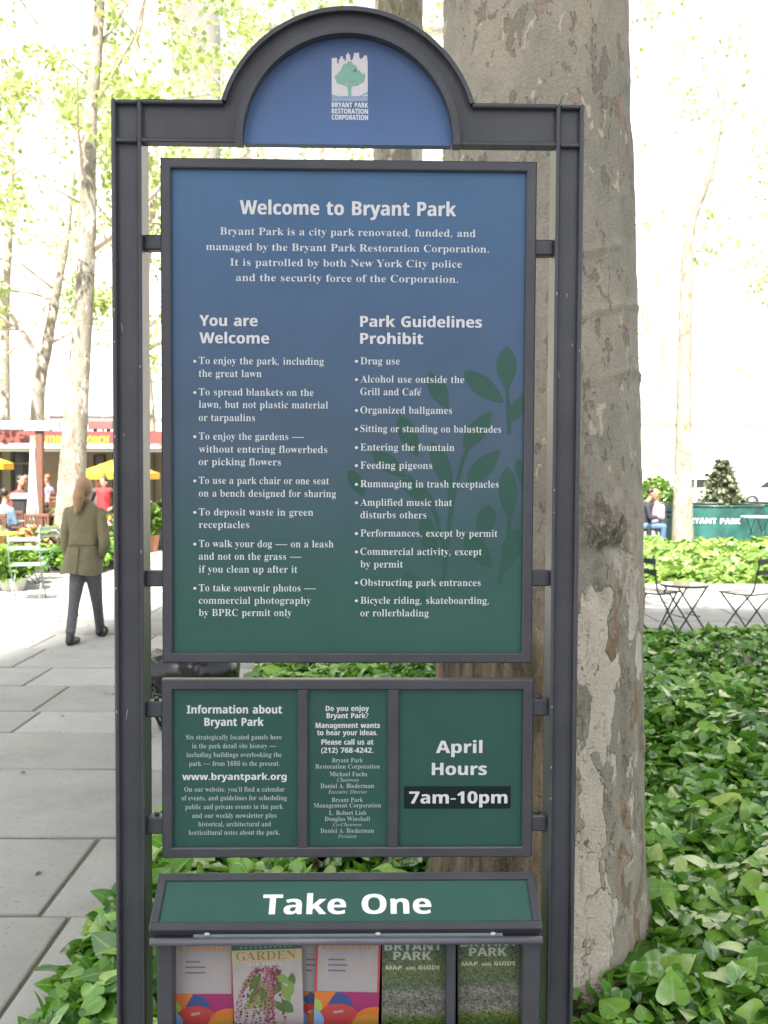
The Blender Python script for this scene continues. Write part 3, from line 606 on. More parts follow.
def leaves(name, pos, size, yaw, pitch, roll, tint, material, parent=None, templ=None):
    """one mesh of many single leaves"""
    tv, tf = templ if templ is not None else (LT_V, LT_F)
    n = len(pos)
    cy, sy, cp, sp, cr, sr = np.cos(yaw), np.sin(yaw), np.cos(pitch), np.sin(pitch), np.cos(roll), np.sin(roll)
    Z = np.zeros(n); O = np.ones(n)
    Rz = np.stack([cy, -sy, Z, sy, cy, Z, Z, Z, O], 1).reshape(n, 3, 3)
    Rx = np.stack([O, Z, Z, Z, cp, -sp, Z, sp, cp], 1).reshape(n, 3, 3)
    Ry = np.stack([cr, Z, sr, Z, O, Z, -sr, Z, cr], 1).reshape(n, 3, 3)
    M = Rz @ Rx @ Ry
    wob = np.random.uniform(.85, 1.15, (n, 1, 3))
    P = np.einsum('nij,nkj->nki', M, (tv[None] * wob) * size[:, None, None]) + pos[:, None, :]
    Fq = tf[None] + (np.arange(n) * len(tv))[:, None, None]
    at_ = {'tint': np.repeat(tint, len(tv))}
    if len(tv) > 12:
        rib = np.zeros(len(tv)); rib[:5] = 1; at_['rib'] = np.tile(rib, n)
    return raw_mesh(name, P.reshape(-1, 3), Fq.reshape(-1, 3), material, parent, at_, smooth=True)

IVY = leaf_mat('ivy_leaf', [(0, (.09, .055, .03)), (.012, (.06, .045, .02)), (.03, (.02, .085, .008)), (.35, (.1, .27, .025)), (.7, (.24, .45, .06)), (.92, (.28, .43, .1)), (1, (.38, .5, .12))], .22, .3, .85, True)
IVY_SUN_PAINTED = leaf_mat('sun_painted_ivy_leaf', [(0, (.08, .17, .03)), (.35, (.17, .29, .05)), (.7, (.31, .42, .11)), (1, (.5, .56, .24))], .24, .35, .8)  # paler copy of the ivy leaf, sunlight put into its colour
def vnoise(x, y, s, seed):
    r = np.random.RandomState(seed)
    o = np.zeros_like(x)
    for k in range(6):
        a = r.uniform(0, 2 * np.pi); f = s * r.uniform(.6, 1.8)
        o += np.sin((x * np.cos(a) + y * np.sin(a)) * f + r.uniform(0, 6.28)) / 6
    return o
def ivy(name, x0, x1, y0, y1, dens, smin, smax, h, keep=None, material=None):
    n = int((x1 - x0) * (y1 - y0) * dens)
    x = np.random.uniform(x0, x1, n); y = np.random.uniform(y0, y1, n)
    if keep is not None:
        k = keep(x, y); x, y = x[k], y[k]
    n = len(x)
    e = np.minimum.reduce([x - x0, x1 - x, y - y0, y1 - y])
    top = h * (.72 + .5 * vnoise(x, y, 2.6, 3) + .25 * vnoise(x, y, 9, 4)) * np.clip(.3 + e / .35, .3, 1)
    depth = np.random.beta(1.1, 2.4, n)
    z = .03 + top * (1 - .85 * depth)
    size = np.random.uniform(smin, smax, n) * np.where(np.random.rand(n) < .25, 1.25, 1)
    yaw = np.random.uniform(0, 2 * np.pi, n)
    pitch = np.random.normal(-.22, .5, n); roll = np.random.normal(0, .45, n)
    tint = np.clip(np.random.beta(2.2, 3.2, n) + .12 * vnoise(x, y, 1.8, 9) - .2 * depth + np.where(np.random.rand(n) < .07, .45, 0), 0, 1)  # deeper leaves get a darker tint, shade of the lower layers painted in
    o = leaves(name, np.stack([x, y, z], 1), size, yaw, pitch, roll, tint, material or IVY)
    return o
TRUNK = (at(537, 470, 3.22).x, 3.22)
nottrunk = lambda x, y: ((x - TRUNK[0]) ** 2 + (y - TRUNK[1]) ** 2 > .36 ** 2)
def bed_keep(x, y):
    wedge = (np.abs(x) < .52 * y + .5)
    p = np.where(wedge, 1.0, .35) * np.clip(1.25 - .055 * y, .4, 1)
    return nottrunk(x, y) & (np.random.rand(len(x)) < p)
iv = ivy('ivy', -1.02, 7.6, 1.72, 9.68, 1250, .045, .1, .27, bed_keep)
tag(iv, 'dark green ground ivy filling the bed around the sign and the big trunk', 'ivy', kind='stuff')
iv = ivy('ivy', .6, 13.4, 13.95, 21.4, 300, .08, .14, .34, lambda x, y: np.abs(x) < .5 * y, IVY_SUN_PAINTED)
tag(iv, 'sunlit ground ivy bed behind the kerb and bistro chairs', 'ivy', kind='stuff')
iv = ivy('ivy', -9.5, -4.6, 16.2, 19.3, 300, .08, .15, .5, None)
tag(iv, 'low sunlit green planting in front of the cafe terrace', 'plants', kind='stuff')

np.random.seed(77)
n_ = 170
fx, fy = np.random.uniform(-4.5, -.4, n_), np.random.uniform(1.5, 13, n_)
fl_ = leaves('fallen_leaves', np.stack([fx, fy, np.full(n_, .008)], 1), np.random.uniform(.012, .04, n_), np.random.uniform(0, 6.28, n_), np.random.normal(0, .15, n_), np.random.normal(0, .15, n_), np.random.rand(n_),
             leaf_mat('dry_leaf', [(0, (.05, .035, .02)), (.6, (.12, .08, .04)), (1, (.22, .2, .08))], .8, .1))
tag(fl_, 'scattered dry leaf bits and litter on the stone path', 'fallen leaves', kind='stuff')
# ------------------------------------------------------------------ big plane tree behind the sign
def bark_mat(name, dark=1.0, patches=True, lowz=1.35, knot=None):
    m = bpy.data.materials.new(name); m.use_nodes = True
    nt = m.node_tree; b = nt.nodes['Principled BSDF']; L = nt.links.new
    tc = nd(nt, 'ShaderNodeTexCoord')
    mp = nd(nt, 'ShaderNodeMapping'); mp.inputs['Scale'].default_value = (1, 1, .5); L(tc.outputs['Object'], mp.inputs[0])
    # warped coordinates give ragged flake edges
    nw = nd(nt, 'ShaderNodeTexNoise', i_Scale=16.0, i_Detail=5.0); L(mp.outputs[0], nw.inputs['Vector'])
    wa = nd(nt, 'ShaderNodeMix', data_type='RGBA', blend_type='LINEAR_LIGHT'); wa.inputs['Factor'].default_value = .07
    L(mp.outputs[0], wa.inputs['A']); L(nw.outputs['Color'], wa.inputs['B'])
    n1 = nd(nt, 'ShaderNodeTexNoise', i_Scale=3.2, i_Detail=5.0, i_Roughness=.6); L(mp.outputs[0], n1.inputs['Vector'])
    cr = nd(nt, 'ShaderNodeValToRGB'); el = cr.color_ramp.elements
    st = [(.3, (.19 * dark, .178 * dark, .14 * dark)), (.48, (.245 * dark, .226 * dark, .184 * dark)), (.58, (.29 * dark, .262 * dark, .212 * dark)), (.7, (.335 * dark, .288 * dark, .225 * dark))]
    while len(el) < 4: el.new(.5)
    for e, (p, c) in zip(el, st): e.position = p; e.color = (*c, 1)
    L(n1.outputs['Fac'], cr.inputs[0])
    col = cr.outputs[0]
    # scattered old flakes, brown and cream
    def flakes(scale, lo, hi, color, seed, prev, strength=1.0, zmask=None):
        of = nd(nt, 'ShaderNodeVectorMath', operation='ADD'); of.inputs[1].default_value = (seed * 3.1, seed * 1.7, seed * .9)
        L(wa.outputs['Result'], of.inputs[0])
        n = nd(nt, 'ShaderNodeTexNoise', i_Scale=scale, i_Detail=2.0, i_Roughness=.5); L(of.outputs[0], n.inputs['Vector'])
        r = nd(nt, 'ShaderNodeMapRange'); r.inputs['From Min'].default_value = lo; r.inputs['From Max'].default_value = hi; r.inputs['To Max'].default_value = strength
        L(n.outputs['Fac'], r.inputs['Value'])
        fac = r.outputs[0]
        if zmask is not None:
            ml = nd(nt, 'ShaderNodeMath', operation='MULTIPLY'); L(fac, ml.inputs[0]); L(zmask, ml.inputs[1]); fac = ml.outputs[0]
        mx = nd(nt, 'ShaderNodeMix', data_type='RGBA'); L(fac, mx.inputs['Factor']); L(prev, mx.inputs['A']); mx.inputs['B'].default_value = (*color, 1)
        return mx.outputs['Result'], fac
    sp = nd(nt, 'ShaderNodeSeparateXYZ'); L(tc.outputs['Object'], sp.inputs[0])
    zl = nd(nt, 'ShaderNodeMapRange'); zl.inputs['From Min'].default_value = lowz + .3; zl.inputs['From Max'].default_value = lowz - .15
    L(sp.outputs['Z'], zl.inputs['Value'])
    col, f0 = flakes(22, .62, .64, (.15 * dark, .135 * dark, .1 * dark), 1, col, .6)
    col, f1 = flakes(15, .66, .67, (.28 * dark, .2 * dark, .15 * dark), 2, col, .75)
    col, f2 = flakes(19, .665, .675, (.42 * dark, .38 * dark, .29 * dark), 5, col, .9)
    if patches:
        col, f3 = flakes(4.2, .57, .58, (.47 * dark, .43 * dark, .37 * dark), 7, col, .95, zl.outputs[0])
        col, f4 = flakes(9, .60, .61, (.18 * dark, .16 * dark, .115 * dark), 9, col, .9, zl.outputs[0])
        col, f5 = flakes(11, .62, .64, (.2 * dark, .125 * dark, .07 * dark), 12, col, .8, zl.outputs[0])
    kfac = None
    if knot is not None:                      # one long bare strip of new pale bark, and old brown furrowed bark on the far side
        sx = nd(nt, 'ShaderNodeSeparateXYZ'); L(tc.outputs['Object'], sx.inputs[0])
        n4 = nd(nt, 'ShaderNodeTexNoise', i_Scale=7.0, i_Detail=5.0, i_Roughness=.55); L(mp.outputs[0], n4.inputs['Vector'])
        def math_(op, a, b=None, c=None):
            q = nd(nt, 'ShaderNodeMath', operation=op)
            for i_, v in enumerate((a, b, c)):
                if v is None: continue
                if isinstance(v, (int, float)): q.inputs[i_].default_value = v
                else: L(v, q.inputs[i_])
            return q.outputs[0]
        def ramp(v, a, b):
            q = nd(nt, 'ShaderNodeMapRange'); q.inputs['From Min'].default_value = a; q.inputs['From Max'].default_value = b; L(v, q.inputs['Value']); return q.outputs[0]
        wx = math_('MULTIPLY_ADD', n4.outputs['Fac'], .3, math_('SUBTRACT', sx.outputs['X'], .15))
        dist = math_('ABSOLUTE', math_('SUBTRACT', wx, .135))
        zw = math_('MULTIPLY_ADD', n4.outputs['Fac'], .5, sx.outputs['Z'])
        strip = math_('MULTIPLY', math_('MULTIPLY', ramp(dist, .058, .052), ramp(sx.outputs['Y'], -.02, -.06)), math_('MULTIPLY', ramp(zw, 1.62, 1.6), ramp(zw, .36, .38)))
        nsp = nd(nt, 'ShaderNodeTexNoise', i_Scale=13.0, i_Detail=3.0); L(wa.outputs['Result'], nsp.inputs['Vector'])
        strip = math_('MULTIPLY', strip, ramp(nsp.outputs['Fac'], .62, .60))
        sm = nd(nt, 'ShaderNodeMix', data_type='RGBA'); L(strip, sm.inputs['Factor']); L(col, sm.inputs['A']); sm.inputs['B'].default_value = (.47, .42, .35, 1)
        mpf = nd(nt, 'ShaderNodeMapping'); mpf.inputs['Scale'].default_value = (26, 26, 3.5); L(tc.outputs['Object'], mpf.inputs[0])
        nf = nd(nt, 'ShaderNodeTexNoise', i_Scale=1.0, i_Detail=6.0, i_Roughness=.65); L(mpf.outputs[0], nf.inputs['Vector'])
        old = math_('MULTIPLY', ramp(wx, .05, -.0), ramp(zw, 1.75, 1.45))
        fr_ = nd(nt, 'ShaderNodeValToRGB'); fr_.color_ramp.elements[0].position = .36; fr_.color_ramp.elements[0].color = (.035, .027, .018, 1)
        fr_.color_ramp.elements[1].position = .66; fr_.color_ramp.elements[1].color = (.24, .185, .12, 1); L(nf.outputs['Fac'], fr_.inputs[0])
        so = nd(nt, 'ShaderNodeMix', data_type='RGBA'); L(old, so.inputs['Factor']); L(sm.outputs['Result'], so.inputs['A']); L(fr_.outputs[0], so.inputs['B'])
        col = so.outputs['Result']
        furrow = math_('MULTIPLY', math_('MULTIPLY', old, nf.outputs['Fac']), 5.0)
    if knot is not None:                      # rough torn bark round the old branch scar
        dv = nd(nt, 'ShaderNodeVectorMath', operation='SUBTRACT'); dv.inputs[1].default_value = knot; L(wa.outputs['Result'], dv.inputs[0])
        dm = nd(nt, 'ShaderNodeVectorMath', operation='MULTIPLY'); dm.inputs[1].default_value = (11, 11, 27); L(dv.outputs[0], dm.inputs[0])
        dl = nd(nt, 'ShaderNodeVectorMath', operation='LENGTH'); L(dm.outputs[0], dl.inputs[0])
        kr = nd(nt, 'ShaderNodeMapRange'); kr.inputs['From Min'].default_value = 1.15; kr.inputs['From Max'].default_value = .55; L(dl.outputs['Value'], kr.inputs['Value'])
        kn = nd(nt, 'ShaderNodeTexNoise', i_Scale=46.0, i_Detail=6.0, i_Roughness=.7); L(mp.outputs[0], kn.inputs['Vector'])
        ks = nd(nt, 'ShaderNodeMapRange'); ks.inputs['From Min'].default_value = .42; ks.inputs['From Max'].default_value = .56; L(kn.outputs['Fac'], ks.inputs['Value'])
        km = nd(nt, 'ShaderNodeMath', operation='MULTIPLY'); kr.inputs['To Max'].default_value = .6; L(kr.outputs[0], km.inputs[0]); L(ks.outputs[0], km.inputs[1])
        kx = nd(nt, 'ShaderNodeMix', data_type='RGBA'); L(km.outputs[0], kx.inputs['Factor']); L(col, kx.inputs['A']); kx.inputs['B'].default_value = (.165, .14, .11, 1)
        col = kx.outputs['Result']; kfac = km.outputs[0]
    n9 = nd(nt, 'ShaderNodeTexNoise', i_Scale=120.0, i_Detail=3.0); L(tc.outputs['Object'], n9.inputs['Vector'])
    mr = nd(nt, 'ShaderNodeMapRange'); mr.inputs['To Min'].default_value = .7; mr.inputs['To Max'].default_value = 1.3; L(n9.outputs['Fac'], mr.inputs['Value'])
    mu = nd(nt, 'ShaderNodeMix', data_type='RGBA', blend_type='MULTIPLY'); mu.inputs['Factor'].default_value = 1
    L(col, mu.inputs['A']); L(mr.outputs[0], mu.inputs['B']); L(mu.outputs['Result'], b.inputs['Base Color'])
    b.inputs['Roughness'].default_value = .85; b.inputs['Specular IOR Level'].default_value = .25
    # relief: flakes stand away from or into the bark
    hs = nd(nt, 'ShaderNodeMath', operation='SUBTRACT'); L(f1, hs.inputs[0]); L(f0, hs.inputs[1])
    h2 = nd(nt, 'ShaderNodeMath', operation='MULTIPLY_ADD'); L(n9.outputs['Fac'], h2.inputs[0]); h2.inputs[1].default_value = .5; L(hs.outputs[0], h2.inputs[2])
    if patches:
        h3 = nd(nt, 'ShaderNodeMath', operation='SUBTRACT'); L(h2.outputs[0], h3.inputs[0]); L(f3, h3.inputs[1]); h2 = h3
    nb = nd(nt, 'ShaderNodeTexNoise', i_Scale=30.0, i_Detail=6.0); L(mp.outputs[0], nb.inputs['Vector'])
    h4 = nd(nt, 'ShaderNodeMath', operation='ADD'); L(h2.outputs[0], h4.inputs[0]); L(nb.outputs['Fac'], h4.inputs[1])
    if kfac is not None:
        h5 = nd(nt, 'ShaderNodeMath', operation='MULTIPLY_ADD'); h5.inputs[1].default_value = -2.5; L(kfac, h5.inputs[0]); L(h4.outputs[0], h5.inputs[2])
        h6 = nd(nt, 'ShaderNodeMath', operation='ADD'); L(h5.outputs[0], h6.inputs[0]); L(math_('SUBTRACT', furrow, strip), h6.inputs[1]); h4 = h6
    bp = nd(nt, 'ShaderNodeBump', i_Strength=.9, i_Distance=.009); L(h4.outputs[0], bp.inputs['Height']); L(bp.outputs[0], b.inputs['Normal'])
    return m
BARK = bark_mat('plane_bark', knot=(.175, -.295, 1.53 * .5))
tx, ty = TRUNK
plane = empty('plane_tree', (tx, ty, 0), 0, 'massive mottled plane tree trunk standing right behind the sign in the ivy', 'tree')
ZT_, NZ, NA = 8.2, 420, 200
prof = [(0, .415), (.12, .38), (.3, .36), (.6, .343), (1.0, .334), (1.5, .326), (2.0, .315), (2.6, .298), (3.2, .283), (4.5, .262), (6, .24), (8.2, .2)]
pz = np.array([p[0] for p in prof]); pr = np.array([p[1] for p in prof])
zz = np.concatenate([np.linspace(0, 3.6, 330), np.linspace(3.6, ZT_, 91)[1:]])
V = []
for z in zz:
    r0 = float(np.interp(z, pz, pr))
    ox, oy = .02 * math.sin(z * .9) - .0125 * z + .016, .03 * math.sin(z * .5)
    for k in range(NA):
        a = 2 * math.pi * k / NA
        ca, sa = math.cos(a), math.sin(a)
        r = r0 * (1 + .022 * math.sin(2 * a + z * .4) + .016 * math.sin(3 * a - z * .6) + .1 * math.exp(-z * 3.5) * math.sin(5 * a + 1))
        p = Vector((ca * .34, sa * .34, z * .55))
        r += .009 * noise.noise(p * 5) + .007 * noise.noise(p * 12) + .003 * noise.noise(Vector((p.x * 40, p.y * 40, p.z * 14)))
        d = noise.noise(p * 20)
        if d > .28: r -= .005 * min(1, (d - .28) * 5)
        # knot on the right front, and horizontal folds in the bark
        da = (a - math.radians(-60) + math.pi) % (2 * math.pi) - math.pi
        q = (da * .34 / .075) ** 2 + ((z - 1.545 + .02 * math.sin(a * 9)) / .05) ** 2
        r += .03 * math.exp(-q) + .03 * noise.noise(p * 30) * math.exp(-q * .3) + .012 * noise.noise(p * 60) * math.exp(-q * .3)
        q2 = (da * .34 / .07) ** 2 + ((z - 1.465) / .022) ** 2
        r -= .02 * math.exp(-q2)
        for zc, ac, wz, dp in ((1.36, -1.15, .09, .018), (1.62, -1.45, .14, .02), (.95, -.85, .3, .014), (1.85, -1.3, .12, .012)):
            dd = (a - ac + .12 * noise.noise(Vector((0, 0, z * 9))) + math.pi) % (2 * math.pi) - math.pi        # cracks running up the bark
            r -= dp * math.exp(-(dd / .035) ** 2 - ((z - zc) / wz) ** 4)
        for zf, wf, af in ((2.18, .012, -.9), (2.36, .012, -1.4), (1.98, .01, -.4)):
            dd = (a - af + math.pi) % (2 * math.pi) - math.pi
            r += .008 * math.exp(-((z - zf + .03 * math.sin(a * 3)) / wf) ** 2 - (dd / .8) ** 2)
        V.append((ox + ca * r, oy + sa * r, z))
F = [(j * NA + k, j * NA + (k + 1) % NA, (j + 1) * NA + (k + 1) % NA, (j + 1) * NA + k) for j in range(len(zz) - 1) for k in range(NA)]
raw_mesh('trunk', V, F, BARK, plane)

BARK2 = bark_mat('plane_bark_pale', 1.05, True, 30)
BARK3 = bark_mat('plane_bark_grey', .88, True, 30)
TWIG = mat('twig_bark', (.38, .31, .25), .9, (.46, .39, .33), 6)
SPRING = leaf_mat('spring_leaf', [(0, (.2, .3, .06)), (.5, (.34, .44, .13)), (1, (.52, .57, .27))], .5, .5)
def leaf6():
    V = np.array([(0, 0, 0), (.32, .2, .06), (.42, .55, .05), (0, 1, -.1), (-.42, .55, .05), (-.32, .2, .06)], np.float32)
    F = np.array([(0, 1, 2), (0, 2, 3), (0, 3, 4), (0, 4, 5)], np.int32)
    return V, F
L6 = leaf6()
def limb(m, p, d, L, r, rnd, lvl, tips, bend=.25, up=.12):
    n = 5
    pts, rad = [p.copy()], [r]
    for i in range(n):
        d = (d + Vector((rnd.uniform(-1, 1), rnd.uniform(-1, 1), rnd.uniform(-1, 1) + up)) * bend).normalized()
        p = p + d * (L / n)
        pts.append(p.copy()); rad.append(r * (1 - .13 * (i + 1)))
    m.tube(pts, rad, 7 if r > .05 else 5)
    if lvl == 0:
        tips += pts[1:]
        return
    tips += pts[3:]
    for k in range(rnd.randint(2, 3) + (lvl > 1)):
        i = rnd.randint(2, n)
        a = rnd.uniform(0, 6.28)
        o = d.orthogonal().normalized(); o = (Matrix.Rotation(a, 3, d) @ o)
        limb(m, pts[i], (d * .6 + o * .8).normalized(), L * rnd.uniform(.5, .72), max(rad[i] * .55, .006), rnd, lvl - 1, tips, bend, up)
def crown(name, tips, rnd, per, size, spread, material, parent, seed):
    st = np.random.RandomState(seed); np.random.seed(seed)
    T = np.array([tuple(t) for t in tips]); n = int(len(T) * per)
    w = st.rand(len(T)) ** 2; w /= w.sum()
    i = st.choice(len(T), n, p=w)
    pos = T[i] + st.normal(0, spread, (n, 3))
    return leaves(name, pos, st.uniform(.6, 1.3, n) * size, st.uniform(0, 6.28, n), st.normal(-.5, .6, n), st.normal(0, .6, n), st.beta(2, 2, n), material, parent, L6)
rnd = random.Random(4)
m = MB(); tips = []
for k in range(6):
    a = k * 1.05 + .4
    limb(m, Vector((-.04, .02, 6.4 + .3 * k)), Vector((math.cos(a), math.sin(a), .55)).normalized(), 3.6, .11, rnd, 2, tips, .2, .15)
m.build('branches', BARK2, plane)
crown('crown', tips, rnd, 75, .19, .42, SPRING, plane, 31)

# added unseen tower behind the photographer: its shadow covers the near paving and the sign
BX, BY_ = -17.1, -60.0
K_ = math.cos(R(SUN_EL)) / math.sin(R(SUN_EL)) * SUN_H.y
H1, H2 = (12.6 + 60) / K_, (9.95 + 60) / K_
tower = empty('shade_tower', (BX + 12, BY_, 0), 0, 'unseen pale tower with a setback, added behind the camera to throw shade over the sign', 'building')
m = MB()
m.box(-12, 3.2, -20, 0, 0, H1); m.box(3.2, 17, -20, -.3, 0, H2)
m.bbox(-12.1, 3.3, -20.1, .2, 5, 5.6, .1)
m.build('wall', mat('tower_limestone', (.42, .39, .35), .8, (.36, .33, .3), .3), tower)
gl = mat('tower_glass', (.05, .06, .08), .15)
for i in range(7):
    for j in range(13):
        x = -11.2 + i * 4.1; z = 7 + j * 7.2
        y = 0 if x < 1 else -.3
        if 1 <= x < 3.4: continue
        m = MB(); m.box(x, x + 2.2, y - .1, y + .03, z, z + 4.6); m.build('window', gl, tower)
# ------------------------------------------------------------------ the park sign
SIGN_X, SIGN_Y, SIGN_YAW = at(347, 470, 2.0).x, 2.0, R(1.2)
SIGN_M = Matrix.Translation((SIGN_X, SIGN_Y, 0)) @ Matrix.Rotation(SIGN_YAW, 4, 'Z')
SIGN_I = SIGN_M.inverted()
def U(px, py, y=0.0):
    """measured photo position -> (x, z) on the sign's own plane at depth y"""
    o = SIGN_I @ Vector((0, 0, CAM_Z)); d = SIGN_I.to_3x3() @ ray(px, py)
    p = o + d * ((y - o.y) / d.y)
    return p.x, p.z

paint = mat('slate_paint', (.032, .035, .045), .36, (.05, .053, .062), 10, .07, 160)
gap_dark = mat('gap_shade_paint', (.02, .02, .024), .5)  # near black: darkness of the gap under the header put into the colour
chip = mat('chipped_paint', (.5, .5, .48), .7)
white_vinyl = mat('white_vinyl', (.5, .51, .53), .5)
soft_vinyl = mat('pale_vinyl', (.52, .56, .58), .5)

def panel_mat(name, stops, z0, z1, rough=.42):
    m = bpy.data.materials.new(name); m.use_nodes = True
    nt = m.node_tree; b = nt.nodes['Principled BSDF']
    tc = nd(nt, 'ShaderNodeTexCoord'); sp = nd(nt, 'ShaderNodeSeparateXYZ')
    nt.links.new(tc.outputs['Object'], sp.inputs[0])
    mr = nd(nt, 'ShaderNodeMapRange'); mr.inputs['From Min'].default_value = z0; mr.inputs['From Max'].default_value = z1
    nt.links.new(sp.outputs['Z'], mr.inputs['Value'])
    cr = nd(nt, 'ShaderNodeValToRGB'); el = cr.color_ramp.elements
    while len(el) < len(stops): el.new(.5)
    for e, (p, c) in zip(el, stops): e.position = p; e.color = (*c, 1)
    nt.links.new(mr.outputs[0], cr.inputs[0])
    n = nd(nt, 'ShaderNodeTexNoise', i_Scale=260.0, i_Detail=2.0)
    nt.links.new(tc.outputs['Object'], n.inputs['Vector'])
    n2 = nd(nt, 'ShaderNodeTexNoise', i_Scale=9.0, i_Detail=5.0)
    nt.links.new(tc.outputs['Object'], n2.inputs['Vector'])
    ad = nd(nt, 'ShaderNodeMath', operation='ADD'); nt.links.new(n.outputs['Fac'], ad.inputs[0]); nt.links.new(n2.outputs['Fac'], ad.inputs[1])
    m2 = nd(nt, 'ShaderNodeMapRange'); m2.inputs['From Max'].default_value = 2; m2.inputs['To Min'].default_value = .75; m2.inputs['To Max'].default_value = 1.25
    nt.links.new(ad.outputs[0], m2.inputs['Value'])
    mul = nd(nt, 'ShaderNodeMix', data_type='RGBA', blend_type='MULTIPLY'); mul.inputs['Factor'].default_value = 1
    nt.links.new(cr.outputs[0], mul.inputs['A']); nt.links.new(m2.outputs[0], mul.inputs['B'])
    nt.links.new(mul.outputs['Result'], b.inputs['Base Color'])
    rr = nd(nt, 'ShaderNodeMapRange'); rr.inputs['From Min'].default_value = .1; rr.inputs['From Max'].default_value = .9
    rr.inputs['To Min'].default_value = rough - .05; rr.inputs['To Max'].default_value = rough + .06
    nt.links.new(n2.outputs['Fac'], rr.inputs['Value']); nt.links.new(rr.outputs[0], b.inputs['Roughness'])      # wiped and dusty areas
    b.inputs['Specular IOR Level'].default_value = .4
    return m

sign = empty('park_sign', (SIGN_X, SIGN_Y, 0), SIGN_YAW,
             'tall dark metal park welcome sign with arched top and blue and green text panels', 'sign')

XL0, XL1 = U(112.5, 400)[0], U(142.5, 400)[0]
XR0, XR1 = U(553.5, 400)[0], U(581, 400)[0]
ZT, ZB = U(347, 101)[1], U(347, 144)[1]
DEP = .075
LIP, PR = .0085, .014
def post(x0, x1):
    m = MB()
    m.bbox(x0 + .002, x1 - .002, PR, DEP, -.05, ZT - .002, .003)              # web
    for xa, xb in ((x0, x0 + LIP), (x1 - LIP, x1)):
        m.bbox(xa, xb, 0, DEP - .004, -.05, ZT, .0025)
    m.bbox(x0 + LIP, x1 - LIP, .001, PR + .004, ZT - LIP, ZT - .001, .002)
    m.bbox(x0 + LIP, x1 - LIP, .001, PR + .004, ZB, ZB + LIP, .002)
    return m
random.seed(5)
for x0, x1 in ((XL0, XL1), (XR0, XR1)):
    m = post(x0, x1)
    for k in range(7):                                                        # knocks in the paint
        zz = random.uniform(.6, 2.1); xx = random.choice((x0 + LIP * .5, x1 - LIP * .5))
        m.ball((xx, .0005, zz), (.0012, .0008, random.uniform(.0015, .005)), 6, 1)
    for k in range(3):                                                        # fine scratches
        zz = random.uniform(.9, 2.3); xx = random.uniform(x0 + .012, x1 - .012); L_ = random.uniform(.006, .02); dx = random.uniform(-.004, .004)
        m.tube([(xx, PR - .0002, zz), (xx + dx, PR - .0002, zz + L_)], .00045, 4, 1)
    m.build('post', [paint, chip], sign)

# cross bar with the arch
ACX, ACZ = U(348, 141)
RO, RI = abs(U(480, 141)[0] - ACX), abs(U(453, 141)[0] - ACX)
BX0, BX1 = XL1, XR0
m = MB()
def arc(r, a0, a1, n):
    return [(ACX + r * math.cos(a0 + (a1 - a0) * i / n), ACZ + r * math.sin(a0 + (a1 - a0) * i / n)) for i in range(n + 1)]
aT = math.asin((ZT - ACZ) / RO)
aB = math.asin(max(-1, (ZB - ACZ) / RI))
outline = [(BX1, ZB), (BX1, ZT - .003)] + arc(RO - .002, aT, math.pi - aT, 48) + [(BX0, ZT - .003), (BX0, ZB)] + arc(RI + .001, math.pi - aB, aB, 48)
CD = .03                                     # the crossbar is shallower than the posts
m.prism(outline, PR, CD - .003)
# raised lips along the edges
def ring(r0, r1, a0, a1, y0, y1, n=56):
    V, F = [], []
    for i in range(n + 1):
        a = a0 + (a1 - a0) * i / n
        for r, y in ((r0, y0), (r1, y0), (r1, y1), (r0, y1)):
            V.append((ACX + r * math.cos(a), y, ACZ + r * math.sin(a)))
    for i in range(n):
        for k in range(4):
            F.append((i * 4 + k, i * 4 + (k + 1) % 4, i * 4 + 4 + (k + 1) % 4, i * 4 + 4 + k))
    m.add(V, F)
    m.add(V[:4], [(0, 1, 2, 3)]); m.add(V[-4:], [(3, 2, 1, 0)])
ring(RO - LIP, RO, aT, math.pi - aT, -.001, CD + .002)
ring(RI, RI + .014, aB, math.pi - aB, -.006, CD)
xa = math.cos(aT) * RO
m.bbox(BX0, ACX - xa + .003, 0, CD, ZT - LIP, ZT, .002)
m.bbox(ACX + xa - .003, BX1, 0, CD, ZT - LIP, ZT, .002)
xb = math.cos(aB) * RI + .008
m.bbox(BX0, ACX - xb, 0, CD, ZB, ZB + LIP, .002)
m.bbox(ACX + xb, BX1, 0, CD, ZB, ZB + LIP, .002)
m.build('arched_crossbar', paint, sign)

# blue half-round crest
blue_crest = panel_mat('crest_blue', [(0, (.06, .115, .25)), (1, (.04, .075, .17))], ACZ, ACZ + RI)
m = MB()
z_c0 = ZB + .004
m.prism([(ACX - RI + .001, z_c0)] + arc(RI - .001, math.pi - .002, .002, 60) + [(ACX + RI - .001, z_c0)], .016, .04)
crest = m.build('crest_panel', blue_crest, sign)
# emblem: white skyline, green tree, pale blue ground
EY = .0155
def C(px, py): return U(px, py, EY)
m = MB()
sky_px = [(331.7, 96.5), (331.7, 58), (337, 57.8), (337.2, 63.5), (338.6, 63.5), (339, 59), (340.3, 59), (340.3, 56.5), (343, 56.5), (343, 59), (344.5, 59),
          (344.7, 61), (346, 60.8), (346, 54.5), (347, 54.5), (348, 51.5), (349, 54.5), (350, 54.5), (350.4, 60), (352.4, 60), (353.6, 56), (354, 52.8), (359, 52.8),
          (359.4, 58), (361, 59), (363.5, 57), (363.5, 55.5), (367, 55.5), (367.4, 61), (367.7, 61), (367.7, 96.5)]
m.flat([C(*p) for p in sky_px], EY, 0)
m.flat([C(*p) for p in ((331.7, 97), (367.7, 97), (367.7, 101.3), (331.7, 101.3))], EY, 2)
m.flat([C(*p) for p in ((341, 97), (358, 97), (367.7, 91.5), (367.7, 94), (360, 97), (331.7, 97), (331.7, 94))], EY - .0004, 2)
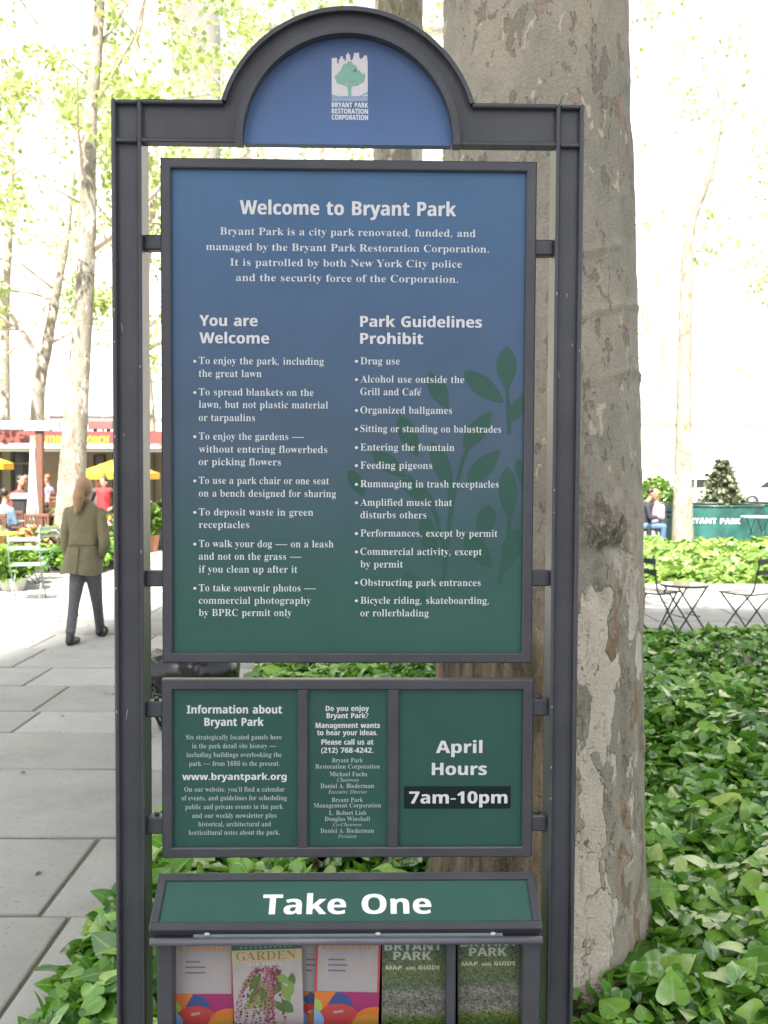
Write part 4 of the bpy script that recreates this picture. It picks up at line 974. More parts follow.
m.flat([C(*p) for p in ((347.8, 97.5), (348.2, 91), (346.5, 86), (342.5, 83), (344, 82), (348, 84.5), (349.3, 82), (350.6, 84.5), (354.5, 82), (356, 83.5), (352, 86.5), (351.2, 91), (351.6, 97.5))], EY - .0006, 1)
random.seed(8)
for cx, cy, r in ((340, 80, 4.2), (343, 75, 5), (347, 69, 5.2), (352, 69, 5), (356, 74, 5), (360, 79, 4.4), (349.5, 76, 6.5), (344, 82, 3.2), (356, 82.5, 3.2), (363, 76, 2.4), (337, 77, 2.4), (349.5, 64, 3)):
    n = 14
    m.flat([C(cx + r * (1 + .16 * random.uniform(-1, 1)) * math.cos(2 * math.pi * i / n), cy + r * (1 + .16 * random.uniform(-1, 1)) * math.sin(2 * math.pi * i / n)) for i in range(n)],
           EY - .0006 - .00004 * r, 1)
m.build('emblem', [mat('emblem_white', (.46, .44, .47), .5), mat('emblem_green', (.09, .24, .18), .5, (.2, .36, .3), 500), mat('emblem_blue', (.2, .27, .4), .5)], crest)
m = MB()
for s, yb in (("BRYANT PARK", 107.2), ("RESTORATION", 113.4), ("CORPORATION", 119.6)):
    a = C(331.8, yb); b = C(368, yb)
    text(m, 'sans', s, a[0], b[0], a[1], .0093, EY, 0)
m.build('lettering', soft_vinyl, crest)

# framed boards
def frame_board(name, pxL, pxR, pyT, pyB, w, y0, y1, bars=()):
    """frame of four mitred rails plus upright bars; returns the mesh and the inner rectangle"""
    xl, xr = U(pxL, (pyT + pyB) / 2)[0], U(pxR, (pyT + pyB) / 2)[0]
    zt, zb = U((pxL + pxR) / 2, pyT)[1], U((pxL + pxR) / 2, pyB)[1]
    f = MB()
    b = .0025
    def rail(p, q, p2, q2):       # outer edge p-q, inner edge p2-q2
        V = []
        for (x, z), (x2, z2) in ((p, p2), (q, q2)):
            dx, dz = x2 - x, z2 - z
            t = b / max(abs(dx), abs(dz))
            V += [(x, y1, z), (x, y0 + b, z), (x + dx * t, y0, z + dz * t), (x2 - dx * t, y0, z2 - dz * t), (x2, y0 + b, z2), (x2, y1, z2)]
        f.add(V, [(i, (i + 1) % 6, (i + 1) % 6 + 6, i + 6) for i in range(6)])
    o = [(xl, zb), (xr, zb), (xr, zt), (xl, zt)]
    i_ = [(xl + w, zb + w), (xr - w, zb + w), (xr - w, zt - w), (xl + w, zt - w)]
    for k in range(4): rail(o[k], o[(k + 1) % 4], i_[k], i_[(k + 1) % 4])
    for pa, pb in bars:
        f.bbox(U(pa, (pyT + pyB) / 2)[0], U(pb, (pyT + pyB) / 2)[0], y0 + .0005, y1 - .002, zb + w - .001, zt - w + .001, .0025)
    fr = f.build(name, paint, sign)
    return fr, (xl + w, xr - w, zb + w, zt - w)

FY0, FY1, BY = .012, .034, .022
fr, (mx0, mx1, mz0, mz1) = frame_board('main_frame', 160, 535.5, 157.5, 664.2, .020, FY0, FY1)
main_blue = panel_mat('welcome_board', [(0, (.019, .078, .058)), (.18, (.025, .076, .07)), (.42, (.046, .08, .118)), (.7, (.046, .088, .165)), (1, (.042, .105, .205))], mz0, mz1)
m = MB(); m.box(mx0 - .004, mx1 + .004, BY, BY + .01, mz0 - .004, mz1 + .004)
board = m.build('welcome_board', main_blue, sign)
# green printed branch with leaves
m = MB()
LY = BY - .0005
def leafprint(cx, cy, L, W, ang, y):
    pts = []
    n = 9
    for sgn in (1, -1):
        for i in range(n):
            t = i / n if sgn == 1 else 1 - i / n
            w = sgn * W / 2 * math.sin(math.pi * t ** .85) ** .8 if 0 < t < 1 else 0
            u = (t - .5) * L
            pts.append((cx + u * math.cos(ang) - w * math.sin(ang), cy + u * math.sin(ang) + w * math.cos(ang)))
    q = []
    for p in pts:
        x, z = U(p[0], p[1], BY)
        q.append((min(max(x, mx0), mx1), min(max(z, mz0), mz1)))
    m.flat(q, y)
def K(x, y): return (330 + x / 3.2, 340 + y / 3.2)
lv = [((565, 20), (565, 158), 66), ((428, 100), (556, 200), 62), ((572, 262), (632, 170), 44), ((318, 104), (378, 222), 56), ((428, 345), (518, 228), 60),
      ((222, 240), (282, 375), 58), ((438, 458), (545, 352), 60), ((566, 405), (576, 575), 58), ((326, 325), (392, 490), 54), ((134, 355), (245, 440), 54),
      ((60, 415), (110, 500), 44), ((226, 445), (340, 530), 52), ((512, 525), (484, 640), 62), ((600, 380), (625, 470), 36), 
      ((300, 560), (330, 700), 60), ((600, 600), (560, 740), 60), ((430, 620), (520, 730), 60),
      ((240, 740), (300, 880), 70)]
for i, (a, b, w) in enumerate(lv):
    (ax, ay), (bx, by) = K(*a), K(*b)
    leafprint((ax + bx) / 2, (ay + by) / 2, math.hypot(bx - ax, by - ay), w / 3.2, math.atan2(by - ay, bx - ax), LY - i * .000012)
def stemprint(pts, w, y):
    q = [K(*p) for p in pts]
    for i in range(len(q) - 1):
        (ax, ay), (bx, by) = q[i], q[i + 1]
        l = math.hypot(bx - ax, by - ay); nx, ny = -(by - ay) / l * w / 2, (bx - ax) / l * w / 2
        P = [U(ax + nx, ay + ny, BY), U(bx + nx, by + ny, BY), U(bx - nx, by - ny, BY), U(ax - nx, ay - ny, BY)]
        m.flat([(min(max(x, mx0), mx1), min(max(z, mz0), mz1)) for x, z in P], y - i * .000003)
stemprint([(566, 150), (570, 215), (574, 300)], 3.4, LY - .0004)
stemprint([(450, 320), (420, 400), (400, 480), (385, 560), (370, 700), (360, 800)], 3.6, LY - .00042)
stemprint([(576, 560), (570, 650), (540, 780)], 3, LY - .00044)
stemprint([(380, 480), (392, 560)], 3, LY - .00046)
stemprint([(250, 430), (340, 560), (370, 690)], 3, LY - .00048)
leaf_green = panel_mat('printed_leaf_green', [(0, (.016, .072, .05)), (.25, (.016, .066, .05)), (.5, (.019, .07, .056)), (1, (.024, .078, .066))], mz0, mz1)
m.build('leaf_print', leaf_green, board)

def lines(rows, font, y, mb, mi=0, cap=None, M=None):
    for s, x0, x1, yb, c in rows:
        a, b = U(x0, yb, y), U(x1, yb, y)
        text(mb, font, s, a[0], b[0], (a[1] + b[1]) / 2, c * .002 * (1 + y / 2), y, mi, M)
TY = BY - .0012
m = MB()
lines([("Welcome to Bryant Park", 240, 456, 215.2, 13.2), ("You are", 199.6, 257.4, 326, 10.3), ("Welcome", 199.6, 269, 343.4, 10.3),
       ("Park Guidelines", 360.3, 481.8, 327.2, 10.3), ("Prohibit", 360.3, 423, 344, 10.3)], 'sans', TY, m)
h = 7.1
body = [("Bryant Park is a city park renovated, funded, and", 220, 475.6, 235.7, h), ("managed by the Bryant Park Restoration Corporation.", 206, 488.8, 251.3, h),
        ("It is patrolled by both New York City police", 230, 462, 266.6, h), ("and the security force of the Corporation.", 236, 458, 281.8, h)]
X = 198.8
for s, x1, yb in (("To enjoy the park, including", 323.8, 364.4), ("the great lawn", 261.7, 376.9), ("To spread blankets on the", 313.7, 395.6), ("lawn, but not plastic material", 328, 408.1),
                  ("or tarpaulins", 255, 421), ("To enjoy the gardens \u2014", 304, 439.8), ("without entering flowerbeds", 327.3, 452.7), ("or picking flowers", 280.9, 465.2),
                  ("To use a park chair or one seat", 329, 484), ("on a bench designed for sharing", 336, 496.8), ("To deposit waste in green", 313.3, 515.5), ("receptacles", 249.2, 528),
                  ("To walk your dog \u2014 on a leash", 333.6, 547.2), ("and not on the grass \u2014", 301.6, 559.7), ("if you clean up after it", 297.3, 572.6),
                  ("To take souvenir photos \u2014", 316, 591.3), ("commercial photography", 311, 603.8), ("by BPRC permit only", 291.8, 616)):
    body.append((s, X, x1, yb, h))
    if s.startswith('To '): body.append(("\u2022", 193.2, 196.4, yb, h))
X = 360.4
for s, x1, yb, bu in (("Drug use", 399.8, 364.4, 1), ("Alcohol use outside the", 464.2, 382.7, 1), ("Grill and Caf\u00e9", 421.3, 395.2, 0), ("Organized ballgames", 452, 413.6, 1),
                      ("Sitting or standing on balustrades", 501, 432.3, 1), ("Entering the fountain", 454.5, 450.7, 1), ("Feeding pigeons", 432.2, 468.7, 1),
                      ("Rummaging in trash receptacles", 498.6, 487.4, 1), ("Amplified music that", 452, 505.8, 1), ("disturbs others", 426.3, 518.3, 0),
                      ("Performances, except by permit", 497.4, 536.6, 1), ("Commercial activity, except", 481.8, 555, 1), ("by permit", 402.9, 567.5, 0),
                      ("Obstructing park entrances", 480.6, 585.9, 1), ("Bicycle riding, skateboarding,", 488.8, 603.8, 1), ("or rollerblading", 428.7, 616.3, 0)):
    body.append((s, X, x1, yb, h))
    if bu: body.append(("\u2022", 354.8, 358, yb, h))
lines(body, 'serif', TY, m, 1)
m.build('lettering', [white_vinyl, soft_vinyl], board)

# lower information board in three fields
fr2, (ix0, ix1, iz0, iz1) = frame_board('information_frame', 160.5, 534, 681, 860, .021, FY0, FY1, ((297, 307.5), (388, 399)))
dk_green = panel_mat('information_green', [(0, (.014, .064, .05)), (1, (.015, .064, .051))], iz0, iz1)
m = MB(); m.box(ix0 - .004, ix1 + .004, BY, BY + .01, iz0 - .004, iz1 + .004)
info = m.build('information_board', dk_green, sign)
m = MB()
lines([("Information about", 187, 282, 713.5, 7.9), ("Bryant Park", 204.5, 263.6, 725.9, 7.9), ("www.bryantpark.org", 182.4, 286.5, 779.9, 6.6),
       ("Do you enjoy", 325.8, 368.9, 711, 5.1), ("Bryant Park?", 326.7, 368.3, 718.2, 5.1), ("Management wants", 315.7, 379.9, 727.9, 5.1), ("to hear your ideas.", 317.2, 377.4, 735.2, 5.1),
       ("Please call us at", 321.5, 373.3, 744.6, 5.1), ("(212) 768-4242.", 321.3, 373.3, 752.8, 5.1),
       ("April", 436.1, 482.2, 753, 12.1), ("Hours", 432, 486.6, 775, 12.1)], 'sans', TY, m)
g = 4.9
lines([("Six strategically located panels here", 186, 281.7, 739.4, g), ("in the park detail site history \u2014", 192, 276.3, 748.2, g), ("including buildings overlooking the", 186.4, 281.7, 757, g),
       ("park \u2014 from 1686 to the present.", 189, 279.7, 765.8, g), ("On our website, you'll find a calendar", 184.4, 284.6, 791.6, g), ("of events, and guidelines for scheduling", 181.5, 286.8, 800.2, g),
       ("public and private events in the park", 185.2, 283, 809, g), ("and our weekly newsletter plus", 192.3, 276.6, 817.8, g), ("historical, architectural and", 198.3, 270.9, 826.3, g),
       ("horticultural notes about the park.", 188.6, 279.7, 834.7, g),
       ("Bryant Park", 332, 363, 762.3, 4.4), ("Restoration Corporation", 315.4, 379.9, 768.5, 4.4), ("Michael Fuchs", 329.6, 367.1, 776.2, 4.6), ("Daniel A. Biederman", 320.5, 374, 788, 4.6),
       ("Bryant Park", 331.7, 363, 801.9, 4.4), ("Management Corporation", 313.6, 381, 807.4, 4.4), ("L. Robert Lieb", 329, 366, 814.9, 4.4), ("Douglas Winshall", 324.6, 370, 820.9, 4.4),
       ("Daniel A. Biederman", 320.5, 374, 832.7, 4.4)], 'serif', TY, m, 2)
lines([("Chairman", 337, 358.9, 781.6, 3.6), ("Executive Director", 328.3, 367, 793.5, 3.6), ("Co-Chairmen", 333, 361.6, 826.2, 3.4), ("President", 338, 356.9, 838, 3.6)], 'ital', TY, m, 2)
m.build('lettering', [white_vinyl, soft_vinyl, mat('small_print_vinyl', (.34, .39, .39), .5)], info)
m = MB()
pa, pb = U(404.3, 786, BY), U(510.3, 808, BY)
m.bbox(pa[0], pb[0], BY - .0025, BY - .0002, pb[1], pa[1], .0015)
plate = m.build('hours_plate', mat('plate_dark_green', (.004, .013, .016), .5, None, 8, 0, 60, 0, .2), info)
m = MB()
lines([("7am-10pm", 409.4, 507.2, 803.4, 11.9)], 'sans', BY - .0031, m)
m.build('lettering', white_vinyl, plate)

# brackets between posts and boards
for py0, py1, side in ((232, 247.5, 0), (572, 588, 0), (704, 720, 0), (821, 838, 0), (237, 253, 1), (572, 587.5, 1), (702, 718.5, 1), (819, 835, 1)):
    m = MB()
    xm = 152 if side == 0 else 545
    z1, z0 = U(xm, py0)[1], U(xm, py1)[1]
    e = (ix0 if py0 > 690 else mx0) - .018 if side == 0 else (ix1 if py0 > 690 else mx1) + .018
    if side == 0: m.bbox(XL1 - .001, e + .002, .02, .05, z0, z1, .003)
    else: m.bbox(e - .002, XR0 + .001, .02, .05, z0, z1, .003)
    if py0 > 690:
        xx = (XL1 + e) / 2 if side == 0 else (XR0 + e) / 2
        m.tube([(xx, .035, z1 - .001), (xx, .035, z1 + .006)], .005, 8)
    m.build('bracket', paint, sign)

# ------------------------------------------------------------------ leaflet rack
HY = -.105
xT0, xT1 = U(158.5, 880, 0)[0], U(532.5, 880, 0)[0]
xB0, xB1 = U(149.5, 930, HY)[0], U(543.3, 930, HY)[0]
hx0, hx1 = (xT0 + xB0) / 2, (xT1 + xB1) / 2
zt = U(347, 873, 0)[1]; zb = U(347, 930, HY)[1]
TL = math.hypot(HY, zt - zb)
ex = Vector((1, 0, 0)); eu = Vector((0, -HY, zt - zb)).normalized(); en = ex.cross(eu)      # en points to the reader
TM = Matrix(((1, -en.x, eu.x, 0), (0, -en.y, eu.y, HY), (0, -en.z, eu.z, zb), (0, 0, 0, 1)))   # local (x, -n, u)
m = MB()
w = .017
m.bbox(hx0, hx1, -.004, .016, 0, w, .002, 0, TM)
m.bbox(hx0, hx1, -.004, .016, TL - w, TL, .002, 0, TM)
m.bbox(hx0, hx0 + w, -.0035, .0155, w - .001, TL - w + .001, .002, 0, TM)
m.bbox(hx1 - w, hx1, -.0035, .0155, w - .001, TL - w + .001, .002, 0, TM)
ap = MB(); ap.bbox(hx0 + .003, hx1 - .003, HY + .012, HY + .03, zb - .03, zb - .003, .002); ap.build('gap_strip', gap_dark, sign)  # dark strip standing in for the shaded gap below the header
hd = m.build('header_frame', paint, sign)
m = MB(); m.box(hx0 + w - .002, hx1 - w + .002, .002, .012, w - .002, TL - w + .002, 0, TM)
teal = panel_mat('header_green', [(0, (.026, .084, .066)), (1, (.028, .088, .07))], 0, 2, .35)
hp = m.build('header_panel', teal, sign)
m = MB()
def onT(px, py):
    o = SIGN_I @ Vector((0, 0, CAM_Z)); d = SIGN_I.to_3x3() @ ray(px, py)
    n = -Vector((TM[0][1], TM[1][1], TM[2][1])); p0 = Vector((0, HY, zb))
    t = (p0 - o).dot(n) / d.dot(n); p = TM.inverted() @ (o + d * t)
    return p.x, p.z
a, b = onT(262, 914), onT(431.5, 914); c = onT(340, 894.5)
text(m, 'sans', "Take One", a[0], b[0], a[1], c[1] - a[1], .0012, 0, TM)
m.build('lettering', mat('bright_white_vinyl', (.7, .7, .7), .5), hp)

RY = -.100                                   # front of the rack
rx0, rx1 = U(157, 980, RY)[0], U(540, 980, RY)[0]
rz0 = .52
m = MB()
zr = U(347, 941.5, RY - .01)[1]
m.tube([(U(149.5, 942, RY - .01)[0], RY - .008, zr), (U(542.5, 942, RY - .01)[0], RY - .008, zr)], .0075, 12)
m.build('rail', mat('rail_paint', (.11, .105, .13), .3, (.085, .083, .105), 40), sign)
m = MB()
for xa, xb in ((rx0, U(172.5, 980, RY)[0]), (U(522.5, 980, RY)[0], rx1)):
    m.bbox(xa, xb, RY, .03, rz0, zr - .004, .002)
for xa, xb in ((U(446.5, 980, RY)[0], U(456, 980, RY)[0]),):
    m.bbox(xa, xb, RY + .004, .0, rz0 + .01, zr - .006, .002)
m.bbox(rx0 + .002, rx1 - .002, .03, .04, rz0, zb - .01, .002)
m.bbox(rx0, rx1, RY + .001, .028, rz0 - .012, rz0, .002)
m.bbox(rx0 + .004, rx1 - .004, RY - .001, RY + .004, rz0, rz0 + .1, .001)
m.build('leaflet_rack', paint, sign)
m = MB()                                     # clear plastic guide strip under the header
zz1, zz0 = U(347, 933.5, RY)[1], U(347, 939, RY)[1]
m.bbox(U(193, 935, RY)[0], U(503, 935, RY)[0], RY + .002, RY + .005, zz0 - .004, zz1, .0005)
m.build('guide_strip', mat('clear_plastic_strip', (.22, .28, .26), .2), sign)
for px in (207, 378, 493):
    m = MB(); q = U(px, 933, RY); m.ball((q[0], RY, q[1] - .002), (.006, .002, .004), 8); m.build('clip', chip, sign)

# leaflets standing in the rack: own things held by it
paper = mat('leaflet_paper', (.29, .262, .255), .4, (.25, .225, .22), 30)
grey_ink = mat('grey_ink', (.25, .27, .32), .6); dark_ink = mat('dark_ink', (.1, .1, .14), .6)
orange_ink = mat('orange_ink', (.36, .17, .03), .5); red_ink = mat('red_ink', (.36, .035, .03), .45, (.3, .05, .05), 40)
navy_ink = mat('navy_ink', (.03, .05, .16), .5); purple_ink = mat('purple_ink', (.22, .02, .09), .5); sky_ink = mat('pale_blue_ink', (.15, .26, .45), .5)
lime_ink = mat('lime_ink', (.22, .3, .08), .5)
orng2 = mat('deep_orange_ink', (.42, .12, .02), .5)
def leaflet(name, pxc, pxw, pyt, tilt, y, label, group=None, hgt=.23):
    """root mesh = the booklet itself, origin at the middle of its top edge, local frame x / z down"""
    x, z = U(pxc, pyt, y)
    w = pxw * .002 * (2 + y) / 2
    m = MB(); m.bbox(-w / 2, w / 2, 0, .006, -hgt, 0, .0008)
    o = m.build(name, paper, None)
    o.matrix_world = SIGN_M @ Matrix.Translation((x, y, z)) @ Matrix.Rotation(tilt, 4, 'Y')
    tag(o, label, 'leaflet', group)
    return o, w
def celebrate(o, w, seed, title=True):
    random.seed(seed)
    m = MB(); y = -.0004
    def q(a, b, c, d, mi, yy=y): m.flat([(w * (a - .5), -b), (w * (c - .5), -b), (w * (c - .5), -d), (w * (a - .5), -d)], yy, mi)
    def el(cx, cz, rx, rz, mi, yy):
        m.flat([(min(max(w * (cx - .5) + rx * math.cos(i * .262), -w / 2), w / 2), -max(cz - rz * math.sin(i * .262), .1005)) for i in range(24)], yy, mi)
    q(0, 0, .035, .1, 3); q(.965, 0, 1, .1, 3)
    if title: text(m, 'serif', "Celebrate!", w * -.4, w * .42, -.0145, .013, y, 2)
    for k in range(3): q(.2, .034 + k * .011, .42 + .14 * random.random(), .0372 + k * .011, 1)
    for k in range(2): q(.1, .02 + k * .006, .8 - .2 * k, .0218 + k * .006, 0)
    for k in range(8): q(.1, .068 + k * .0038, .5 + .4 * random.random(), .0692 + k * .0038, 0)
    q(0, .1, 1, .23, 7)
    el(.18, .115, .032, .03, 8, y - .0001); el(.42, .13, .022, .026, 4, y - .0002); m.flat([(w * -.3, -.127), (w * -.06, -.127), (w * -.09, -.101), (w * -.17, -.101)], y - .0003, 4)
    el(.02, .135, .014, .02, 9, y - .0004); el(.38, .15, .04, .026, 3, y - .0005); el(.95, .155, .04, .026, 8, y - .0006); el(.85, .165, .034, .02, 2, y - .0007); el(0, .16, .02, .022, 6, y - .0008)
    m.flat([(w * -.2, -.139), (w * -.05, -.136), (w * -.05, -.141), (w * -.2, -.144)], y - .0009, 10)
    m.build('cover_print', [grey_ink, dark_ink, orange_ink, red_ink, navy_ink, paper, sky_ink, purple_ink, orng2, lime_ink, paper], o)
o, w = leaflet('leaflet', 203.5, 61, 944, R(.3), -.062, 'white and red celebration leaflet at the far left end of the rack'); celebrate(o, w, 1)
o, w = leaflet('leaflet', 316, 32, 942, R(1.5), -.052, 'white and red celebration leaflet half hidden between the garden booklet and another leaflet'); celebrate(o, w, 2, False)
o, w = leaflet('leaflet', 348.5, 66, 942, R(1.5), -.066, 'white and red celebration leaflet in the rack beside the map booklets'); celebrate(o, w, 3)
# garden booklet
o, w = leaflet('garden_booklet', 266.5, 71, 944, R(-1.8), -.072, 'garden booklet with dark green top band and drooping purple flowers on its cover')
m = MB(); y = -.0004
m.flat([(-w / 2, 0), (w / 2, 0), (w / 2, -.011), (-w / 2, -.011)], y, 0)
for k in range(11): m.flat([(-w * .38 + k * w * .07, -.004), (-w * .38 + k * w * .07 + .004, -.004), (-w * .38 + k * w * .07 + .004, -.0075), (-w * .38 + k * w * .07, -.0075)], y - .0002, 5)
m.flat([(-w / 2, -.011), (w / 2, -.011), (w / 2, -.034), (-w / 2, -.034)], y, 1)
text(m, 'serif', "GARDEN", -w * .44, w * .42, -.031, .017, y - .0002, 2)
text(m, 'serif', "GUIDES", -w * .26, w * .22, -.042, .006, y - .0002, 6)
random.seed(12)
def strand(x0, z0, dx, n, mi, r):
    for k in range(n):
        t = k / n
        cx = x0 + dx * math.sin(t * 1.6) + random.uniform(-.003, .003); cz = z0 - .13 * t ** 1.6 + random.uniform(-.002, .002)
        if abs(cx) < w / 2 - .002:
            rr = r * random.uniform(.6, 1.2)
            a0 = random.random() * 3
            m.flat([(cx + rr * math.cos(a0 + i * 1.047), cz + rr * .8 * math.sin(a0 + i * 1.047)) for i in range(6)], y - .0003 - random.random() * .0004, mi)
for k in range(22):
    bx, bz = random.uniform(-.025, .05), random.uniform(-.115, -.055)
    L = random.uniform(.03, .055); an = random.uniform(-2.6, -.5)
    pts = [(bx + L * t * math.cos(an) - s * .008 * math.sin(math.pi * t) * math.sin(an), bz + L * t * math.sin(an) + s * .008 * math.sin(math.pi * t) * math.cos(an)) for s, r_ in ((1, range(0, 7)), (-1, range(6, 0, -1))) for t in [i / 6 for i in r_]]
    m.flat([(min(max(p[0], -w / 2), w / 2), p[1]) for p in pts], y - .0002 - .00001 * k, 3 if k % 2 else 4)
for k in range(16):
    strand(random.uniform(-.02, .035), random.uniform(-.055, -.045), random.uniform(-.055, .03), 34, 7 if k % 3 else 8, .0026)
m.build('cover_print', [mat('dark_green_ink', (.02, .07, .05), .5), mat('cream_ink', (.32, .28, .17), .5), mat('bronze_ink', (.2, .12, .03), .5), mat('leaf_ink', (.05, .1, .02), .5), mat('pale_leaf_ink', (.12, .19, .045), .5),
                         mat('faint_green_ink', (.1, .22, .15), .5), mat('silver_ink', (.4, .4, .36), .5), mat('plum_ink', (.1, .025, .045), .5), mat('rose_ink', (.22, .08, .11), .5)], o)
# two map booklets
def map_mat():
    m = bpy.data.materials.new('map_cover'); m.use_nodes = True
    nt = m.node_tree; b = nt.nodes['Principled BSDF']; b.inputs['Roughness'].default_value = .4
    tc = nd(nt, 'ShaderNodeTexCoord'); sp = nd(nt, 'ShaderNodeSeparateXYZ'); nt.links.new(tc.outputs['Object'], sp.inputs[0])
    n = nd(nt, 'ShaderNodeTexNoise', i_Scale=70.0, i_Detail=5.0); nt.links.new(tc.outputs['Object'], n.inputs['Vector'])
    ad = nd(nt, 'ShaderNodeMath', operation='MULTIPLY_ADD'); ad.inputs[1].default_value = .03
    nt.links.new(n.outputs['Fac'], ad.inputs[0]); nt.links.new(sp.outputs['Z'], ad.inputs[2])
    mr = nd(nt, 'ShaderNodeMapRange'); mr.inputs['From Min'].default_value = -.2; mr.inputs['From Max'].default_value = .015
    nt.links.new(ad.outputs[0], mr.inputs['Value'])
    cr = nd(nt, 'ShaderNodeValToRGB'); el = cr.color_ramp.elements
    st = [(0, (.05, .09, .02)), (.28, (.085, .13, .035)), (.34, (.15, .14, .12)), (.42, (.08, .085, .07)), (.5, (.13, .125, .11)), (.58, (.06, .085, .045)), (.75, (.075, .095, .03)), (1, (.035, .075, .06))]
    while len(el) < len(st): el.new(.5)
    for e, (p, c) in zip(el, st): e.position = p; e.color = (*c, 1)
    nt.links.new(mr.outputs[0], cr.inputs[0])
    v = nd(nt, 'ShaderNodeTexVoronoi', i_Scale=330.0); nt.links.new(tc.outputs['Object'], v.inputs['Vector'])
    hs = nd(nt, 'ShaderNodeMix', data_type='RGBA', blend_type='OVERLAY'); hs.inputs['Factor'].default_value = .8
    bw = nd(nt, 'ShaderNodeRGBToBW'); nt.links.new(v.outputs['Color'], bw.inputs[0])
    nt.links.new(cr.outputs[0], hs.inputs['A']); nt.links.new(bw.outputs[0], hs.inputs['B'])
    nt.links.new(hs.outputs['Result'], b.inputs['Base Color'])
    return m
MAPM = map_mat(); cream = mat('map_title', (.31, .34, .27), .5); mtitle = mat('map_subtitle', (.38, .4, .34), .5)
for pxc, pyt, tl, lab in ((414, 942, 0, 'map and guide booklet with garden photo cover left of the rack divider'), (489.5, 938, R(-.6), 'map and guide booklet with garden photo cover right of the rack divider')):
    o, w = leaflet('map_booklet', pxc, 65, pyt, tl, -.06, lab, 'park map booklets in the rack')
    m = MB()
    m.flat([(-w / 2 + .001, -.001), (w / 2 - .001, -.001), (w / 2 - .001, -.229), (-w / 2 + .001, -.229)], -.0003, 0)
    text(m, 'sans', "BRYANT", -w * .46, w * .44, -.0165, .0165, -.0006, 1)
    text(m, 'sans', "PARK", -w * .32, w * .27, -.036, .0165, -.0006, 1)
    text(m, 'sans', "MAP", -w * .44, -w * .19, -.0555, .008, -.0006, 2); text(m, 'sans', "AND", -w * .13, w * .02, -.0555, .0055, -.0006, 2); text(m, 'sans', "GUIDE", w * .07, w * .41, -.0555, .008, -.0006, 2)
    m.build('cover_print', [MAPM, cream, mtitle], o)
# ------------------------------------------------------------------ people
def fuse(name, shapes, material, parent=None, voxel=.016, smooth=6):
    """shapes: tapered limbs ((p0, r0, p1, r1)) and balls ((c, (rx, ry, rz))) fused into one continuous skin"""
    m = MB()
    for s in shapes:
        if len(s) == 4:
            p0, r0, p1, r1 = s; p0, p1 = Vector(p0), Vector(p1)
            n = 6
            pts = [p0.lerp(p1, i / n) for i in range(n + 1)]
            m.tube(pts, [r0 + (r1 - r0) * i / n for i in range(n + 1)], 14)
            m.ball(p0, r0, 12); m.ball(p1, r1, 12)
        else: m.ball(s[0], s[1], 16, 0, s[2] if len(s) > 2 else None)
    o = m.build(name, material, None)
    md = o.modifiers.new('skin', 'REMESH'); md.mode = 'VOXEL'; md.voxel_size = voxel; md.use_smooth_shade = True
    ms = o.modifiers.new('smooth', 'SMOOTH'); ms.iterations = smooth; ms.factor = .5
    dg = bpy.context.evaluated_depsgraph_get()
    me = bpy.data.meshes.new_from_object(o.evaluated_get(dg)); me.name = name
    old = o.data; o.modifiers.clear(); o.data = me; bpy.data.meshes.remove(old)
    if not me.materials: me.materials.append(material)
    if parent is not None: o.parent = parent
    return o

SKIN = mat('skin', (.45, .25, .17), .55, (.4, .21, .14), 12)
def head_shapes(c, f=Vector((0, -1, 0)), s=1.0):
    """skull, jaw, nose, ears round the centre c, face towards f"""
    c = Vector(c); f = f.normalized(); r = f.cross(Vector((0, 0, 1))).normalized()
    L = [(c + Vector((0, 0, .02)) * s, (.075 * s, .09 * s, .1 * s), f.to_track_quat('-Y', 'Z').to_matrix()),
         (c + f * .025 * s - Vector((0, 0, .055 * s)), (.055 * s, .062 * s, .062 * s), f.to_track_quat('-Y', 'Z').to_matrix()),
         (c + f * .095 * s - Vector((0, 0, .02 * s)), .016 * s, c + f * .088 * s + Vector((0, 0, .015 * s)), .010 * s)]
    for sg in (-1, 1): L.append((c + r * sg * .078 * s - Vector((0, 0, .01 * s)), (.014 * s, .02 * s, .03 * s)))
    return L
def face(o, c, f, s=1.0):
    f = f.normalized(); r = f.cross(Vector((0, 0, 1))).normalized(); c = Vector(c)
    m = MB()
    for sg in (-1, 1): m.ball(c + f * .082 * s + r * sg * .032 * s + Vector((0, 0, .012 * s)), .009 * s, 8, 0)
    m.ball(c + f * .083 * s - Vector((0, 0, .055 * s)), (.022 * s, .01 * s, .007 * s), 8, 1)
    m.build('eyes_and_mouth', [mat('eye_dark', (.02, .015, .012), .3), mat('lips', (.3, .09, .08), .5)], o)
def hand_shapes(w, d, palm_n, s=1.0):
    """palm, four curled fingers and a thumb at the wrist w; d = way the hand points"""
    w, d, pn = Vector(w), Vector(d).normalized(), Vector(palm_n).normalized()
    sd = d.cross(pn).normalized(); L = [(w, .026 * s, w + d * .05 * s, .03 * s)]
    for k, ln in enumerate((.07, .08, .075, .06)):
        b = w + d * .07 * s + sd * (k - 1.5) * .019 * s
        j = b + d * ln * .5 * s + pn * .01 * s
        L += [(b, .0095 * s, j, .009 * s), (j, .009 * s, j + (d * .7 + pn * .7).normalized() * ln * .5 * s, .008 * s)]
    b = w + d * .03 * s - sd * .03 * s
    L += [(b, .012 * s, b + (d * .7 - sd * .7).normalized() * .04 * s, .010 * s)]
    return L

